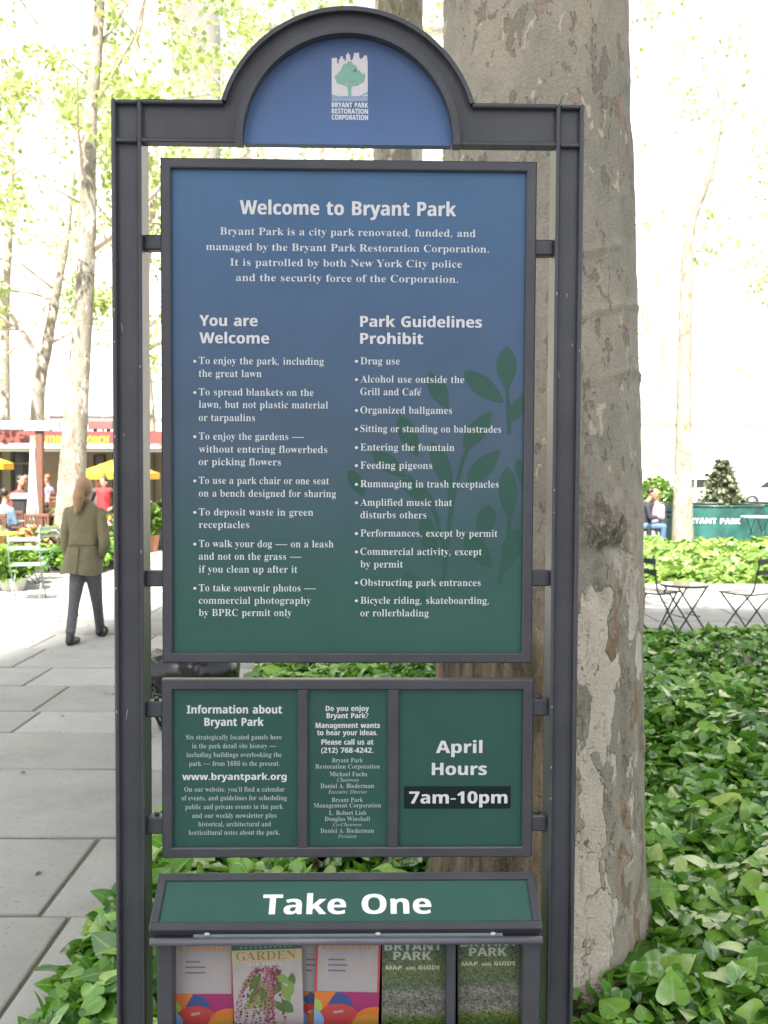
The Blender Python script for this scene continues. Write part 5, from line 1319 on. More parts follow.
# --- woman walking away along the path
wp = at(85, 648, 9.75)
WX, WY = wp.x, 9.75
def W(px, py, dy=0.0):
    """point of the walking woman measured from the photo, relative to her feet"""
    p = at(px, py, WY + dy); return Vector((p.x - WX, dy, p.z))
hc = W(84.5, 490)
hipL, hipR = W(79, 566), W(92.5, 566)
knL, knR = W(74, 603, -.06), W(97, 602, .13)
anL, anR = W(70.5, 636, -.18), W(100, 630, .38)
nk = Vector((hc.x + .005, .0, hc.z - .13))
body = fuse('person', head_shapes(hc, Vector((.35, 1, 0)), .98) + [(hc - Vector((0, .0, .05)), .045, nk, .05), (nk, .05, W(84.5, 515), .07), (W(84.5, 515), .07, W(86, 560), .09),
        (hipL, .07, knL, .038), (knL, .036, anL, .026), (hipR, .07, knR, .038), (knR, .036, anR, .026)] , SKIN, None, .014)
body.location = (WX, WY, 0)
tag(body, 'woman seen from behind walking away in an olive jacket, grey jeans and fair ponytail', 'person')
JK = mat('olive_cotton', (.165, .145, .085), .85, (.13, .115, .066), 14, .5, 30)
JD = mat('olive_seam', (.045, .042, .025), .9)
JE = mat('grey_denim', (.105, .105, .115), .85, (.075, .075, .085), 25, .3, 120)
sh = .0
def ell(px, py, wpx, ry, y=0.0):
    c = W(px, py); return (Vector((c.x, y, c.z)), wpx * WY / 2000, ry)
# jacket body: stacked ellipses from neck to hem, open at the bottom, plus sleeves
prof = [ell(84.5, 500, 12, .055, .0), ell(84.5, 504, 20, .075), ell(84.3, 507.5, 29, .095), ell(84.2, 513, 34, .11, .005), ell(84.2, 522, 34, .115, .01), ell(84.4, 533, 31.5, .112, .01), ell(84.2, 542, 31, .11, .005),
        ell(83.6, 550, 33.5, .122), ell(82.6, 560, 37, .134), ell(81.8, 568, 40, .144), ell(81.4, 573.5, 41.5, .148)]
V, F = [], []
n = 44
rnd = random.Random(9)
for i, (c, rx, ry) in enumerate(prof):
    for k in range(n):
        a = 2 * math.pi * k / n
        fold = 1 + (.02 * math.sin(5 * a + i * .9) + .05 * noise.noise(Vector((math.cos(a) * 2.4, math.sin(a) * 2.4, i * .7)))) * min(1, i / 3)
        fl = (i / len(prof)) ** 4 * .02 * math.sin(9 * a + 1)
        sq = (abs(math.cos(a)) ** 2.5 + abs(math.sin(a)) ** 2.5) ** (-1 / 2.5)
        V.append((c.x + rx * math.cos(a) * sq * (fold + fl), c.y + ry * math.sin(a) * sq * (fold + fl), c.z + (.012 * math.sin(3 * a + 1) if i == len(prof) - 1 else 0)))
for i in range(len(prof) - 1):
    for k in range(n): F.append((i * n + k, i * n + (k + 1) % n, (i + 1) * n + (k + 1) % n, (i + 1) * n + k))
# thickness: inner shell and hem
m = MB(); m.add(V, F, 0, True)
Vi = [(c.x + (v[0] - c.x) * .94, c.y + (v[1] - c.y) * .94, v[2]) for (c, rx, ry), blk in zip(prof, range(len(prof))) for v in V[blk * n:(blk + 1) * n]]
m.add(Vi, [f[::-1] for f in F], 0, True)
hb = (len(prof) - 1) * n
m.add([*V[hb:hb + n], *Vi[hb:hb + n]], [(k, (k + 1) % n, n + (k + 1) % n, n + k) for k in range(n)])
def sleeve(pts, rad):
    P, Rr = [], []
    for i in range(len(pts) - 1):
        for t in range(4):
            P.append(pts[i].lerp(pts[i + 1], t / 4)); Rr.append((rad[i] + (rad[i + 1] - rad[i]) * t / 4) * (1 + .05 * math.sin(i * 4 + t * 2.4)))
    P.append(pts[-1]); Rr.append(rad[-1])
    m.tube(P, Rr, 16)
    m.ball(pts[0], rad[0] * 1.0, 14)
sleeve([W(69, 512.5), W(66, 530, -.02), W(65.5, 547, .02), W(69, 559, .10)], [.056, .056, .05, .044])
sleeve([W(99.5, 512.5), W(102.5, 528, -.02), W(105, 544, -.06), W(100.5, 556, .02)], [.056, .058, .056, .044])
m.tube([W(80.5, 501, -.05), W(84, 503, -.085), W(88, 501, -.05)], .016, 8)                         # collar
jk = m.build('jacket', JK, body)
m = MB()
def seam(pts, r): m.tube(pts, r, 6, 0)
zb0 = lambda px, py, ry: W(px, py, 0) + Vector((0, -ry, 0))
seam([zb0(83.2, 546, .125), zb0(82.6, 556, .142), zb0(82, 566, .156), zb0(81.6, 573, .163)], .0045)
seam([zb0(69 + k * 3.0, 544.2 + .4 * math.sin(k), .119 * (1 - ((k - 5) / 5.6) ** 4) ** .45 + .004) for k in range(11)], .0035)
m.build('seam', JD, jk)
jeans = fuse('jeans', [(hipL, .09, knL, .056), (knL, .056, anL + Vector((0, 0, .03)), .047), (hipR, .09, knR, .056), (knR, .056, anR + Vector((0, 0, .03)), .047), (W(85.5, 560), (.12, .09, .09)), (anL + Vector((0, 0, .05)), (.054, .056, .02)), (anR + Vector((0, 0, .05)), (.054, .056, .02)), (knL + Vector((0, -.01, -.12)), (.052, .054, .03))], JE, body, .014, 4)
# boots
SH = mat('black_leather', (.018, .016, .016), .4)
for an, hd, tilt in ((anL, Vector((.12, 1, 0)), 0), (anR, Vector((.1, 1, 0)), .35)):
    an = Vector(an); f = hd.normalized()
    g0 = Vector((an.x, an.y, max(an.z - .07, .04)))
    fuse('shoe', [(g0 + Vector((0, 0, .05)), .045, g0 - f * .02, .042), (g0 - f * .03 - Vector((0, 0, .005)), .036, g0 + f * .13 - Vector((0, 0, .01)), .036), (g0 + f * .13 - Vector((0, 0, .01)), .036, g0 + f * .17 - Vector((0, 0, .012)), .028)], SH, body, .01, 3)
m = MB(); m.tube([W(100, 638, .34), W(103.5, 636, .33), W(106.5, 632, .32), W(106.5, 628, .32), W(104, 627, .32)], .016, 8); m.build('boot_strap', SH, body)
HB = mat('fair_hair', (.36, .21, .11), .5, (.24, .135, .07), 60, .6, 130)
hr = [(hc + Vector((-.004, -.016, .032)), (.083, .1, .102)), (hc + Vector((-.045, -.085, -.0)), (.035, .035, .035)),
      (W(79.5, 487, -.1), .042, W(78.4, 497, -.13), .056), (W(78.4, 497, -.13), .056, W(77.8, 505, -.13), .046), (W(77.8, 505, -.13), .046, W(76, 514, -.14), .014), (W(80, 499, -.13), .03, W(80, 511, -.14), .01)]
fuse('hair', hr, HB, body, .01, 2)

# --- people at the cafe and on the far seats
def sit(loc, face_to, shirt, trousers, hair, label, group=None, s=1.0, lean=0.0, longhair=False):
    """seated figure; loc = seat point on the ground below the hips"""
    f = Vector((face_to[0], face_to[1], 0)).normalized(); r = f.cross(Vector((0, 0, 1)))
    up = Vector((0, 0, 1))
    hip = up * .5; ch = hip + up * .36 * s + f * (lean + .02); hd = ch + up * .36 * s + f * (.05 + lean)
    sl, srr = ch + r * .16 + up * .08, ch - r * .16 + up * .08
    el_, er = sl + r * .05 - up * .25 + f * .06, srr - r * .05 - up * .25 + f * .06
    wl, wr = el_ + f * .22 - r * .06 + up * .03, er + f * .22 + r * .06 + up * .03
    kl, kr = hip + f * .42 + r * .1, hip + f * .42 - r * .1
    fl, fr_ = Vector((kl.x, kl.y, .08)) - f * .03, Vector((kr.x, kr.y, .08)) - f * .03
    b = fuse('person', head_shapes(hd, f) + [(hd - up * .06, .045, ch + up * .14, .05), (ch, .12, hip, .13), (sl, .045, el_, .036), (el_, .036, wl, .028), (srr, .045, er, .036), (er, .036, wr, .028),
             (hip + r * .08, .08, kl, .055), (hip - r * .08, .08, kr, .055), (kl, .05, fl, .035), (kr, .05, fr_, .035)] + hand_shapes(wl, f, -up) + hand_shapes(wr, f, -up), SKIN, None, .02, 3)
    b.location = loc
    tag(b, label, 'person', group)
    face(b, hd, f)
    fuse('shirt', [(ch + up * .06, .135, hip + up * .02, .145), (sl, .062, el_, .05), (srr, .062, er, .05), (sl, .06, srr, .06), (el_, .05, el_.lerp(wl, .6), .044), (er, .05, er.lerp(wr, .6), .044)], shirt, b, .022, 3)
    fuse('trousers', [(hip + r * .08, .1, kl, .07), (hip - r * .08, .1, kr, .07), (kl, .068, fl, .055), (kr, .068, fr_, .055)], trousers, b, .022, 3)
    for p in (fl, fr_): fuse('shoe', [(p - up * .035, .04, p - up * .04 + f * .15, .035)], SH, b, .015, 2)
    hs = [(hd + up * .045 - f * .02, (.085, .095, .09))]
    if longhair: hs += [(hd - f * .06, .06, hd - f * .07 - up * .17, .045)]
    fuse('hair', hs, hair, b, .018, 3)
    return b
red = mat('red_cloth', (.5, .03, .035), .8, (.42, .02, .03), 20); green_c = mat('green_cloth', (.03, .3, .15), .8, (.05, .38, .2), 15)
blue_c = mat('pale_blue_cloth', (.12, .18, .26), .8, (.16, .22, .3), 20); dark_c = mat('dark_cloth', (.02, .02, .028), .8); denim = mat('blue_denim', (.06, .12, .22), .85)
dhair = mat('dark_hair', (.02, .013, .01), .5); rhair = mat('reddish_hair', (.2, .07, .03), .5); lil = mat('lilac_cloth', (.3, .22, .34), .8); pale_c = mat('pale_cloth', (.5, .48, .45), .8)
p = at(3, 515, 18.2); sit((p.x, 18.2, 0), (.3, 1), blue_c, dark_c, dhair, 'person in a pale blue shirt seated at the left edge of the cafe terrace')
p = at(19, 515, 20.8); sit((p.x, 20.8, .22), (.8, -.5), red, dark_c, dhair, 'dark haired person in a red shirt seated at the cafe')
p = at(28.5, 515, 21.0); sit((p.x, 21.0, .22), (-.8, -.6), green_c, denim, mat('brown_hair', (.12, .06, .03), .5), 'person in a green shirt seated beside the one in red')
p = at(655, 525, 20.9); sit((p.x + .02, 21.9, 0), (.9, -.15), dark_c, denim, dhair, 'person in a dark jacket and blue jeans seated beyond the far ivy bed', None, 1.0, .04)
p = at(667, 525, 20.9); sit((p.x + .1, 22.1, 0), (-.7, -.6), lil, dark_c, mat('blond_hair', (.4, .28, .12), .5), 'person in a lilac top seated beside the slim tree', None, .95, .0, True)
# standing woman, hands on hips
p = at(104, 515, 20.0)
up, f, r = Vector((0, 0, 1)), Vector((-.3, -1, 0)).normalized(), Vector((1, 0, 0))
sx = p.x
hd = up * 1.5
P = lambda x, y, z: Vector((x, y, z))
body2 = fuse('person', head_shapes(hd, f) + [(hd - up * .07, .045, up * 1.33, .05), (up * 1.28, .11, up * .95, .12), (P(-.18, 0, 1.3), .045, P(-.3, .06, 1.08), .036), (P(-.3, .06, 1.08), .036, P(-.17, -.05, .96), .028),
              (P(.18, 0, 1.3), .045, P(.3, .06, 1.08), .036), (P(.3, .06, 1.08), .036, P(.17, -.05, .96), .028), (P(-.09, 0, .9), .085, P(-.1, 0, .48), .055), (P(-.1, 0, .48), .05, P(-.1, 0, .08), .036),
              (P(.09, 0, .9), .085, P(.1, 0, .48), .055), (P(.1, 0, .48), .05, P(.1, 0, .08), .036)] + hand_shapes(P(-.16, -.06, .95), (.6, -.3, -.4), (.5, .8, 0)) + hand_shapes(P(.16, -.06, .95), (-.6, -.3, -.4), (-.5, .8, 0)), SKIN, None, .02, 3)
body2.location = (sx, 20.0, 0); body2.scale = (.95, .95, .95)
tag(body2, 'standing woman in a red vest over dark sleeves, hands on hips, by the yellow parasol', 'person')
face(body2, hd, f)
fuse('vest', [(up * 1.27, .14, up * .95, .15), (P(-.13, 0, 1.33), .06, P(.13, 0, 1.33), .06)], red, body2, .02, 3)
fuse('sleeves', [(P(-.2, 0, 1.29), .056, P(-.3, .06, 1.08), .048), (P(-.3, .06, 1.08), .048, P(-.2, -.03, .98), .04)], dark_c, body2, .02, 2)
fuse('sleeves', [(P(.2, 0, 1.29), .056, P(.3, .06, 1.08), .048), (P(.3, .06, 1.08), .048, P(.2, -.03, .98), .04)], dark_c, body2, .02, 2)
fuse('trousers', [(P(-.09, 0, .9), .1, P(-.1, 0, .48), .07), (P(-.1, 0, .48), .068, P(-.1, 0, .08), .058), (P(.09, 0, .9), .1, P(.1, 0, .48), .07), (P(.1, 0, .48), .068, P(.1, 0, .08), .058)], dark_c, body2, .02, 3)
for x in (-.1, .1): fuse('shoe', [(P(x, 0, .045), .042, P(x, -.14, .04), .036)], SH, body2, .015, 2)
fuse('hair', [(hd + up * .045 - f * .02, (.088, .098, .092)), (hd - f * .05, .06, hd - f * .06 - up * .1, .05)], dhair, body2, .018, 3)
p = at(98, 515, 23.0)
sit((p.x, 23.0, .22), (.2, -1), pale_c, dark_c, rhair, 'reddish haired person in a pale top seated behind the woman in red', None, 1.05, 0, True)
# ------------------------------------------------------------------ furniture of the park
CHG = mat('dark_green_steel', (.012, .035, .025), .35, (.02, .05, .035), 30)
CHS = mat('glossy_green_steel', (.03, .055, .045), .13)
def bistro_chair(loc, rz, label, paintm=CHG, group=None):
    """folding chair; local: faces +x, origin on the ground below the seat"""
    c = empty('bistro_chair', loc, rz, label, 'chair', group)
    W2 = .19
    for sy in (-1, 1):
        m = MB(); m.tube([(.20, sy * W2, .0), (-.02, sy * W2, .30), (-.20, sy * W2, .50), (-.25, sy * W2, .70), (-.275, sy * W2, .86)], .0085, 8); m.build('back_leg', paintm, c)
        m = MB(); m.tube([(-.22, sy * (W2 - .022), .0), (.0, sy * (W2 - .022), .25), (.19, sy * (W2 - .022), .445)], .0085, 8); m.build('front_leg', paintm, c)
    m = MB()
    for k in range(5): m.bbox(-.19 + k * .082, -.122 + k * .082, -.2, .2, .445 + .004 * abs(k - 2), .460 + .004 * abs(k - 2), .003)
    m.build('seat', CHS if paintm is CHG else paintm, c)
    m = MB()
    for z, w in ((.80, .055), (.69, .05)):
        x = -.262 if z > .75 else -.243
        m.bbox(x - .007, x + .007, -.205, .205, z - w / 2, z + w / 2, .003)
    m.build('backrest', paintm, c)
    m = MB(); m.tube([(.17, -W2, .045), (.17, W2, .045)], .006, 6); m.tube([(-.19, -W2, .035), (-.19, W2, .035)], .006, 6); m.build('stretcher', paintm, c)
    return c
def bistro_table(loc, rz, label, r=.3, topm=CHG, legm=CHG, group=None, h=.70):
    t = empty('bistro_table', loc, rz, label, 'table', group)
    m = MB()
    m.tube([(0, 0, h - .022), (0, 0, h - .004), (0, 0, h)], [r, r, r - .006], 32, 0, True, False)
    m.build('table_top', topm, t)
    for sy in (-1, 1):
        m = MB()
        m.tube([(-.2, sy * .16, 0), (.16, sy * .16, h - .02)], .009, 8); m.build('leg', legm, t)
        m = MB()
        m.tube([(.2, sy * .14, 0), (-.16, sy * .14, h - .02)], .009, 8); m.build('leg', legm, t)
    m = MB(); m.tube([(-.1, -.16, .2), (-.1, .16, .2)], .006, 6); m.tube([(.1, -.14, .2), (.1, .14, .2)], .006, 6); m.build('stretcher', legm, t)
    return t
YC = 10.25
p = at(653, 617, YC); bistro_chair((p.x, YC + .05, 0), R(42), 'dark green slatted bistro chair half hidden by the big trunk')
p = at(747, 617, YC); bistro_chair((p.x, YC, 0), R(125), 'dark green slatted bistro chair right of the small round table')
p = at(684, 617, YC + .15); bistro_table((p.x, YC + .15, 0), R(15), 'small round green bistro table between two slatted chairs', .25, CHS, CHG, None, .53)

p = at(757, 520, 21.2); bistro_table((p.x, 21.2, 0), R(30), 'pale round bistro table in front of the right end of the green barrier', .34, mat('pale_table_top', (.4, .42, .4), .4), CHG, None, .76)
# green fabric barrier with lettering
def fabric_mat():
    m = bpy.data.materials.new('green_canvas'); m.use_nodes = True
    nt = m.node_tree; b = nt.nodes['Principled BSDF']; b.inputs['Roughness'].default_value = .6
    b.inputs['Base Color'].default_value = (.006, .062, .052, 1)
    tc = nd(nt, 'ShaderNodeTexCoord'); n = nd(nt, 'ShaderNodeTexNoise', i_Scale=3.0, i_Detail=4.0); nt.links.new(tc.outputs['Object'], n.inputs['Vector'])
    cr = nd(nt, 'ShaderNodeValToRGB'); cr.color_ramp.elements[0].position = .35; cr.color_ramp.elements[0].color = (.005, .045, .036, 1)
    cr.color_ramp.elements[1].position = .68; cr.color_ramp.elements[1].color = (.016, .1, .088, 1)
    nt.links.new(n.outputs['Fac'], cr.inputs[0]); nt.links.new(cr.outputs[0], b.inputs['Base Color'])
    return m
BYD = 21.9
pc = at(729, 520, BYD); bz = at(728, 507, BYD).z
bar = empty('canvas_barrier', (pc.x, BYD + .65, 0), 0, 'curved green canvas barrier with white BRYANT PARK lettering beyond the ivy', 'barrier')
RB = 1.12
def bar_pt(u, z, off=0.0):
    a = -math.pi / 2 + u / RB
    rr = RB + off + .018 * math.sin(a * 23) * (1 - z / bz * .6)
    return Vector((rr * math.cos(a), rr * math.sin(a) + .5, z))
m = MB(); n = 96; V = []
for z in (.02, bz * .25, bz * .5, bz * .75, bz):
    for i in range(n): V.append(bar_pt(2 * math.pi * RB * i / n, z))
F = [(j * n + i, j * n + (i + 1) % n, (j + 1) * n + (i + 1) % n, (j + 1) * n + i) for j in range(4) for i in range(n)]
m.add(V, F, 0, True); m.build('canvas', fabric_mat(), bar)
m = MB(); m.tube([bar_pt(2 * math.pi * RB * i / 64, bz + .01) for i in range(65)], .022, 8); m.build('top_rail', CHG, bar)
tmp = MB(); zl = at(720, 524, BYD).z
x0, x1 = at(686.3, 520, BYD).x - pc.x, at(741, 520, BYD).x - pc.x
text(tmp, 'sans', "BRYANT PARK", x0, x1, zl, at(720, 518.6, BYD).z - zl, 0)
m = MB(); m.add([bar_pt(v[0], v[2], .012 + v[1]) for v in tmp.v], tmp.f); m.build('lettering', white_vinyl, bar)

p2 = at(800, 520, BYD + .8)
bar2 = empty('canvas_barrier', (p2.x, BYD + 1.6, 0), 0, 'plain curved green canvas barrier at the right edge, next to the lettered one', 'barrier')
for ch in kids(bar):
    if not ch.name.startswith('lettering'):
        c = ch.copy(); COL.objects.link(c); c.parent = bar2
# conical evergreen in the barrier's ring
def bush(name, loc, h, r, n, size, material, label, cat, conical=True, seed=1, stem=.3, group=None):
    o = empty(name, loc, 0, label, cat, group)
    np.random.seed(seed)
    t = np.random.rand(n) ** (1.4 if conical else 1)
    rr = (r * (1 - .88 * t) if conical else r * np.sqrt(np.clip(1 - (2 * t - 1) ** 2, 0, 1))) * np.random.rand(n) ** .4
    a = np.random.rand(n) * 6.283
    lump = 1 + .3 * np.sin(a * 3 + t * 9) * np.sin(t * 14 + a)
    pos = np.stack([rr * lump * np.cos(a), rr * lump * np.sin(a), stem + (h - stem) * t + np.random.normal(0, .03, n)], 1)
    leaves('foliage', pos, np.random.uniform(.6, 1.3, n) * size, np.random.uniform(0, 6.28, n), np.random.normal(-.3, .7, n), np.random.normal(0, .7, n), np.random.beta(2, 2, n), material, o, L6)
    m = MB(); m.tube([(0, 0, 0), (.01, 0, stem), (0, 0, h * .8)], [.05, .04, .012], 7)
    rn = random.Random(seed)
    for k in range(7):
        a = rn.random() * 6.28; z = stem + (h - stem) * rn.random() * .5
        m.tube([(0, 0, z), (r * .6 * math.cos(a) * (1 - .6 * z / h), r * .6 * math.sin(a) * (1 - .6 * z / h), z + .2 * h * .5)], [.02, .006], 5)
    m.build('stem', TWIG, o)
    return o
EVER = leaf_mat('evergreen_leaf', [(0, (.06, .075, .04)), (.6, (.12, .14, .075)), (1, (.2, .23, .13))], .5, .2)
LIME = leaf_mat('lime_leaf', [(0, (.07, .15, .02)), (.6, (.13, .24, .03)), (1, (.22, .32, .06))], .5, .4)
p = at(722, 500, 24.5); bush('conical_evergreen', (p.x, 24.5, 0), at(722, 461, 24.5).z, .95, 1900, .12, EVER, 'dark conical evergreen standing above the green canvas barrier', 'shrub', True, 3)
p = at(655, 490, 25); bush('round_shrub', (p.x + .05, 25, 0), at(655, 479, 25).z, .62, 900, .14, LIME, 'light green rounded shrub left of the slim tree', 'shrub', False, 5, .35)

# wire litter basket with a black bag, behind the sign
bp_ = at(192, 731, 6.55)
bk = empty('litter_basket', (bp_.x, 6.55, 0), 0, 'dark slatted litter basket with a black bag standing on the path behind the sign', 'litter bin')
m = MB()
for k in range(30):
    a = 2 * math.pi * k / 30
    m.tube([(math.cos(a) * r_, math.sin(a) * r_, z) for r_, z in ((.2, .03), (.235, .14), (.265, .3), (.272, .44), (.262, .56))], .007, 5)
m.build('slats', CHG, bk)
m = MB()
for r_, z in ((.2, .03), (.268, .33), (.263, .56)): m.tube([(math.cos(i * .2094) * r_, math.sin(i * .2094) * r_, z) for i in range(31)], .009, 6)
m.tube([(0, 0, .0), (0, 0, .03)], [.2, .2], 24); m.build('hoops', CHG, bk)
bagm = mat('black_bag', (.012, .012, .014), .22)
m = MB(); V = []; n = 40
for z, r_ in ((.05, .17), (.38, .24), (.40, .286), (.46, .296), (.57, .29), (.615, .255), (.61, .15), (.6, .02)):
    for k in range(n):
        a = 6.2832 * k / n
        q = 1 + .09 * noise.noise(Vector((math.cos(a) * 6, math.sin(a) * 6, z * 9)))
        V.append((r_ * q * math.cos(a), r_ * q * math.sin(a), z + .075 * noise.noise(Vector((math.cos(a) * 6 * r_ * 4, math.sin(a) * 6 * r_ * 4, r_ * 12)))))
m.add(V, [(j * n + k, j * n + (k + 1) % n, (j + 1) * n + (k + 1) % n, (j + 1) * n + k) for j in range(7) for k in range(n)], 0, True)
m.build('bag', bagm, bk)
bk.scale = (1.06, 1.06, .8)

# ------------------------------------------------------------------ background trees
def tree(pts, rad, label, seed, limbs, per, size, spread, group='park trees in spring leaf', lvl=2, material=None, bark=None, name='plane_tree'):
    """trunk along world points; limbs grow from the upper half"""
    rn = random.Random(seed)
    base = Vector((pts[0][0], pts[0][1], 0))
    o = empty(name, base, 0, label, 'tree', group)
    P = [Vector(p) - base for p in pts]
    Q, Rr = [], []
    for i in range(len(P) - 1):
        for t in range(6):
            u = t / 6
            a, b, c, d = P[max(i - 1, 0)], P[i], P[i + 1], P[min(i + 2, len(P) - 1)]
            q = .5 * ((2 * b) + (c - a) * u + (2 * a - 5 * b + 4 * c - d) * u * u + (3 * b - a - 3 * c + d) * u ** 3)
            Q.append(q); Rr.append((rad[i] * (1 - u) + rad[i + 1] * u) * (1 + .06 * noise.noise(q * 1.7)))
    Q.append(P[-1]); Rr.append(rad[-1])
    m = MB(); m.tube(Q, Rr, 18); m.build('trunk', bark or BARK2, o)
    m = MB(); tips = []
    for px, d, r, L in limbs:
        i = min(int(px * (len(Q) - 1)), len(Q) - 1)
        limb(m, Q[i].copy(), Vector(d).normalized(), L, r, rn, lvl, tips, .22, .1)
    m.build('branches', TWIG, o)
    crown('crown', tips, rn, per, size, spread, material or SPRING, o, seed)
    return o
def A(px, py, y): return tuple(at(px, py, y))
def ring_limbs(n, lo, hi, L, r, seed, flat=.5):
    rn = random.Random(seed)
    out = []
    for k in range(n):
        a = rn.random() * 6.28
        out.append((lo + (hi - lo) * k / max(n - 1, 1), (math.cos(a), math.sin(a), flat * rn.uniform(.3, 1.4)), r * (1 - .4 * k / n), L * rn.uniform(.7, 1.1)))
    return out
# left tree beside the path
D = 17.8
tree([(at(69, 540, D).x, D, 0), A(71, 500, D), A(77, 400, D), A(84, 300, D), A(87, 240, D), A(90, 130, D), A(98, 30, D), A(106, -120, D)], [.34, .25, .2, .17, .16, .12, .1, .06],
     'mottled slim plane tree beside the path behind the walking woman', 11,
     [(.55, (1, .2, .55), .09, 2.2), (.62, (-1, -.2, .75), .04, 3.6), (.7, (-.8, .3, .9), .035, 3.6), (.75, (.7, -.5, .9), .04, 2.6), (.8, (-.9, -.3, .6), .035, 3.2), (.85, (.5, .6, 1), .04, 2.8), (.9, (-.5, -.5, 1), .035, 2.8), (.95, (.6, -.3, 1), .035, 2.8), (.66, (.2, -.9, .5), .035, 2.4)],
     8, .12, .14, bark=BARK3)
# multi-stem tree farther left
D = 36
tree([(at(36, 520, D).x, D, 0), A(38, 400, D), A(47, 345, D), A(55, 300, D), A(66, 240, D), A(74, 170, D)], [.3, .24, .2, .16, .12, .06],
     'leaning tree with forked stems farther back at the left', 12, [(.3, (-.5, .1, 1), .12, 4), (.42, (.9, 0, .7), .07, 3), (.6, (-1, .2, .35), .06, 5), (.66, (-1, -.3, .6), .06, 5), (.75, (.6, .2, .9), .05, 4), (.85, (-.6, -.2, .8), .05, 4), (.95, (.3, .2, 1), .05, 4)], 9, .2, .2, bark=BARK3)
D = 42
tree([(at(5, 520, D).x, D, 0), A(4, 330, D), A(10, 200, D), A(14, 60, D)], [.3, .22, .16, .07], 'pale tree at the left edge of the photo beyond the leaning one', 13, ring_limbs(9, .3, .98, 5, .07, 2), 8, .2, .25)
# tree behind the sign's arch
D = 9.6
tree([(at(399, 612, D).x, D, 0), A(398, 300, D), A(398, 150, D), A(399, 5, D), A(401, -160, D), A(402, -300, D)], [.3, .245, .235, .225, .2, .12], 'grey plane tree whose trunk shows just above and below the arched top of the sign', 14,
     ring_limbs(6, .75, .99, 2.4, .07, 5, .8), 5, .15, .3)
# slim tree on the right with a crook
D = 20.3
tree([(at(683, 533, D).x, D, 0), A(683, 480, D), A(684, 400, D), A(686, 300, D), A(690, 228, D), A(702, 190, D), A(714, 150, D), A(728, 60, D)], [.24, .175, .155, .13, .11, .115, .09, .05],
     'slim pale tree with a crooked top behind the far ivy bed on the right', 15, [(.74, (1, .1, .5), .03, 2.2), (.95, (-.3, .3, 1), .04, 3)], 3, .1, .16)
# taller trees of the far side
for k, (px, D, lab) in enumerate(((150, 40, 'far tree showing between the left post and the board'), (238, 44, 'far tree rising left of the arched top'), (310, 36, 'far tree right behind the arch'),
                                  (655, 58, 'far tree just right of the big trunk'), (800, 33, 'far tree at the right edge with low green sprays'), (-60, 30, 'far tree just past the left edge'), (835, 30, 'far tree just past the right edge'))):
    x = at(px, 470, D).x
    rn = random.Random(50 + k)
    tree([(x, D, 0), (x + rn.uniform(-.3, .3), D, 3.5), (x + rn.uniform(-.6, .6), D, 8), (x + rn.uniform(-1, 1), D, 14), (x + rn.uniform(-1, 1), D, 19)], [.3, .24, .2, .13, .05], 'tall ' + lab + ', thinly leaved', 60 + k,
         ring_limbs(10 if px < 500 else 6, .28 if px > 700 or px < 0 else .42, .98, 5.5, .1 if px < 500 else .05, 70 + k, .6), 8 if px < 500 else 3, .18, .24)

# ------------------------------------------------------------------ cafe terrace on the left
cream_w = mat('cream_render', (.26, .21, .14), .8, (.2, .16, .11), 2); olive_w = mat('olive_wood', (.13, .13, .07), .6); win_dark = mat('dark_window', (.02, .022, .02), .15)
trim_w = mat('pale_trim', (.5, .48, .44), .7); brick_r = mat('red_roofing', (.17, .05, .04), .8, (.13, .04, .035), 4); pinkp = mat('weathered_pink_board', (.17, .08, .075), .8, (.13, .065, .06), 5)
wood_br = mat('brown_timber', (.14, .06, .038), .7, (.11, .045, .03), 9); ylw = mat('yellow_canvas', (.62, .36, .02), .7); wht = mat('white_canvas', (.6, .58, .56), .7)
sign_y = mat('yellow_letters', (.6, .36, .03), .5)
KD = 27.0
def KX(px): return at(px, 470, KD).x
def KZ(py): return at(60, py, KD).z
k0 = KX(-60)
kio = empty('cafe_pavilion', (0, KD, 0), 0, 'low cream cafe pavilion with yellow SOUTHWEST PORCH lettering along its front', 'cafe building')
m = MB(); m.box(KX(-70), KX(215), 0, 6, 0, KZ(449)); m.build('wall', cream_w, kio)
FD = 24.6; FO = FD - KD                       # front edge of the porch roof
def FX(px): return at(px, 470, FD).x
def FZ(py): return at(60, py, FD).z
m = MB(); m.bbox(FX(-72), FX(217), FO, FO + .4, FZ(449), FZ(445), .02); m.bbox(FX(-72), FX(217), FO + .06, FO + .3, FZ(451.5), FZ(449.3), .01); m.build('cornice', trim_w, kio)
m = MB(); m.bbox(FX(-72), FX(217), FO + .02, 5.8, FZ(444.9), FZ(443.3), .01); m.build('porch_roof', mat('terrace_board', (.2, .19, .17), .7), kio)
m = MB(); m.box(FX(-72), FX(217), FO + .5, FO + .62, FZ(443), FZ(430.5)); m.box(KX(-70), KX(216), .6, 6, KZ(449), KZ(430)); m.build('roof', brick_r, kio)
m = MB(); text(m, 'sans', "SOUTHWEST PORCH", FX(30.5), FX(107.5), FZ(443.2), FZ(436) - FZ(443.2), FO + .1)
b2 = MB(); b2.add([(v[0], v[1] + d, v[2]) for d in (0, .04) for v in m.v], m.f + [tuple(i + len(m.v) for i in f) for f in m.f])
for px in (-40, 70, 128, 210):
    q = MB(); q.bbox(FX(px) - .07, FX(px) + .07, FO + .1, FO + .24, 0, FZ(451.6), .01); q.build('porch_post', olive_w, kio)
b2.build('lettering', sign_y, kio)
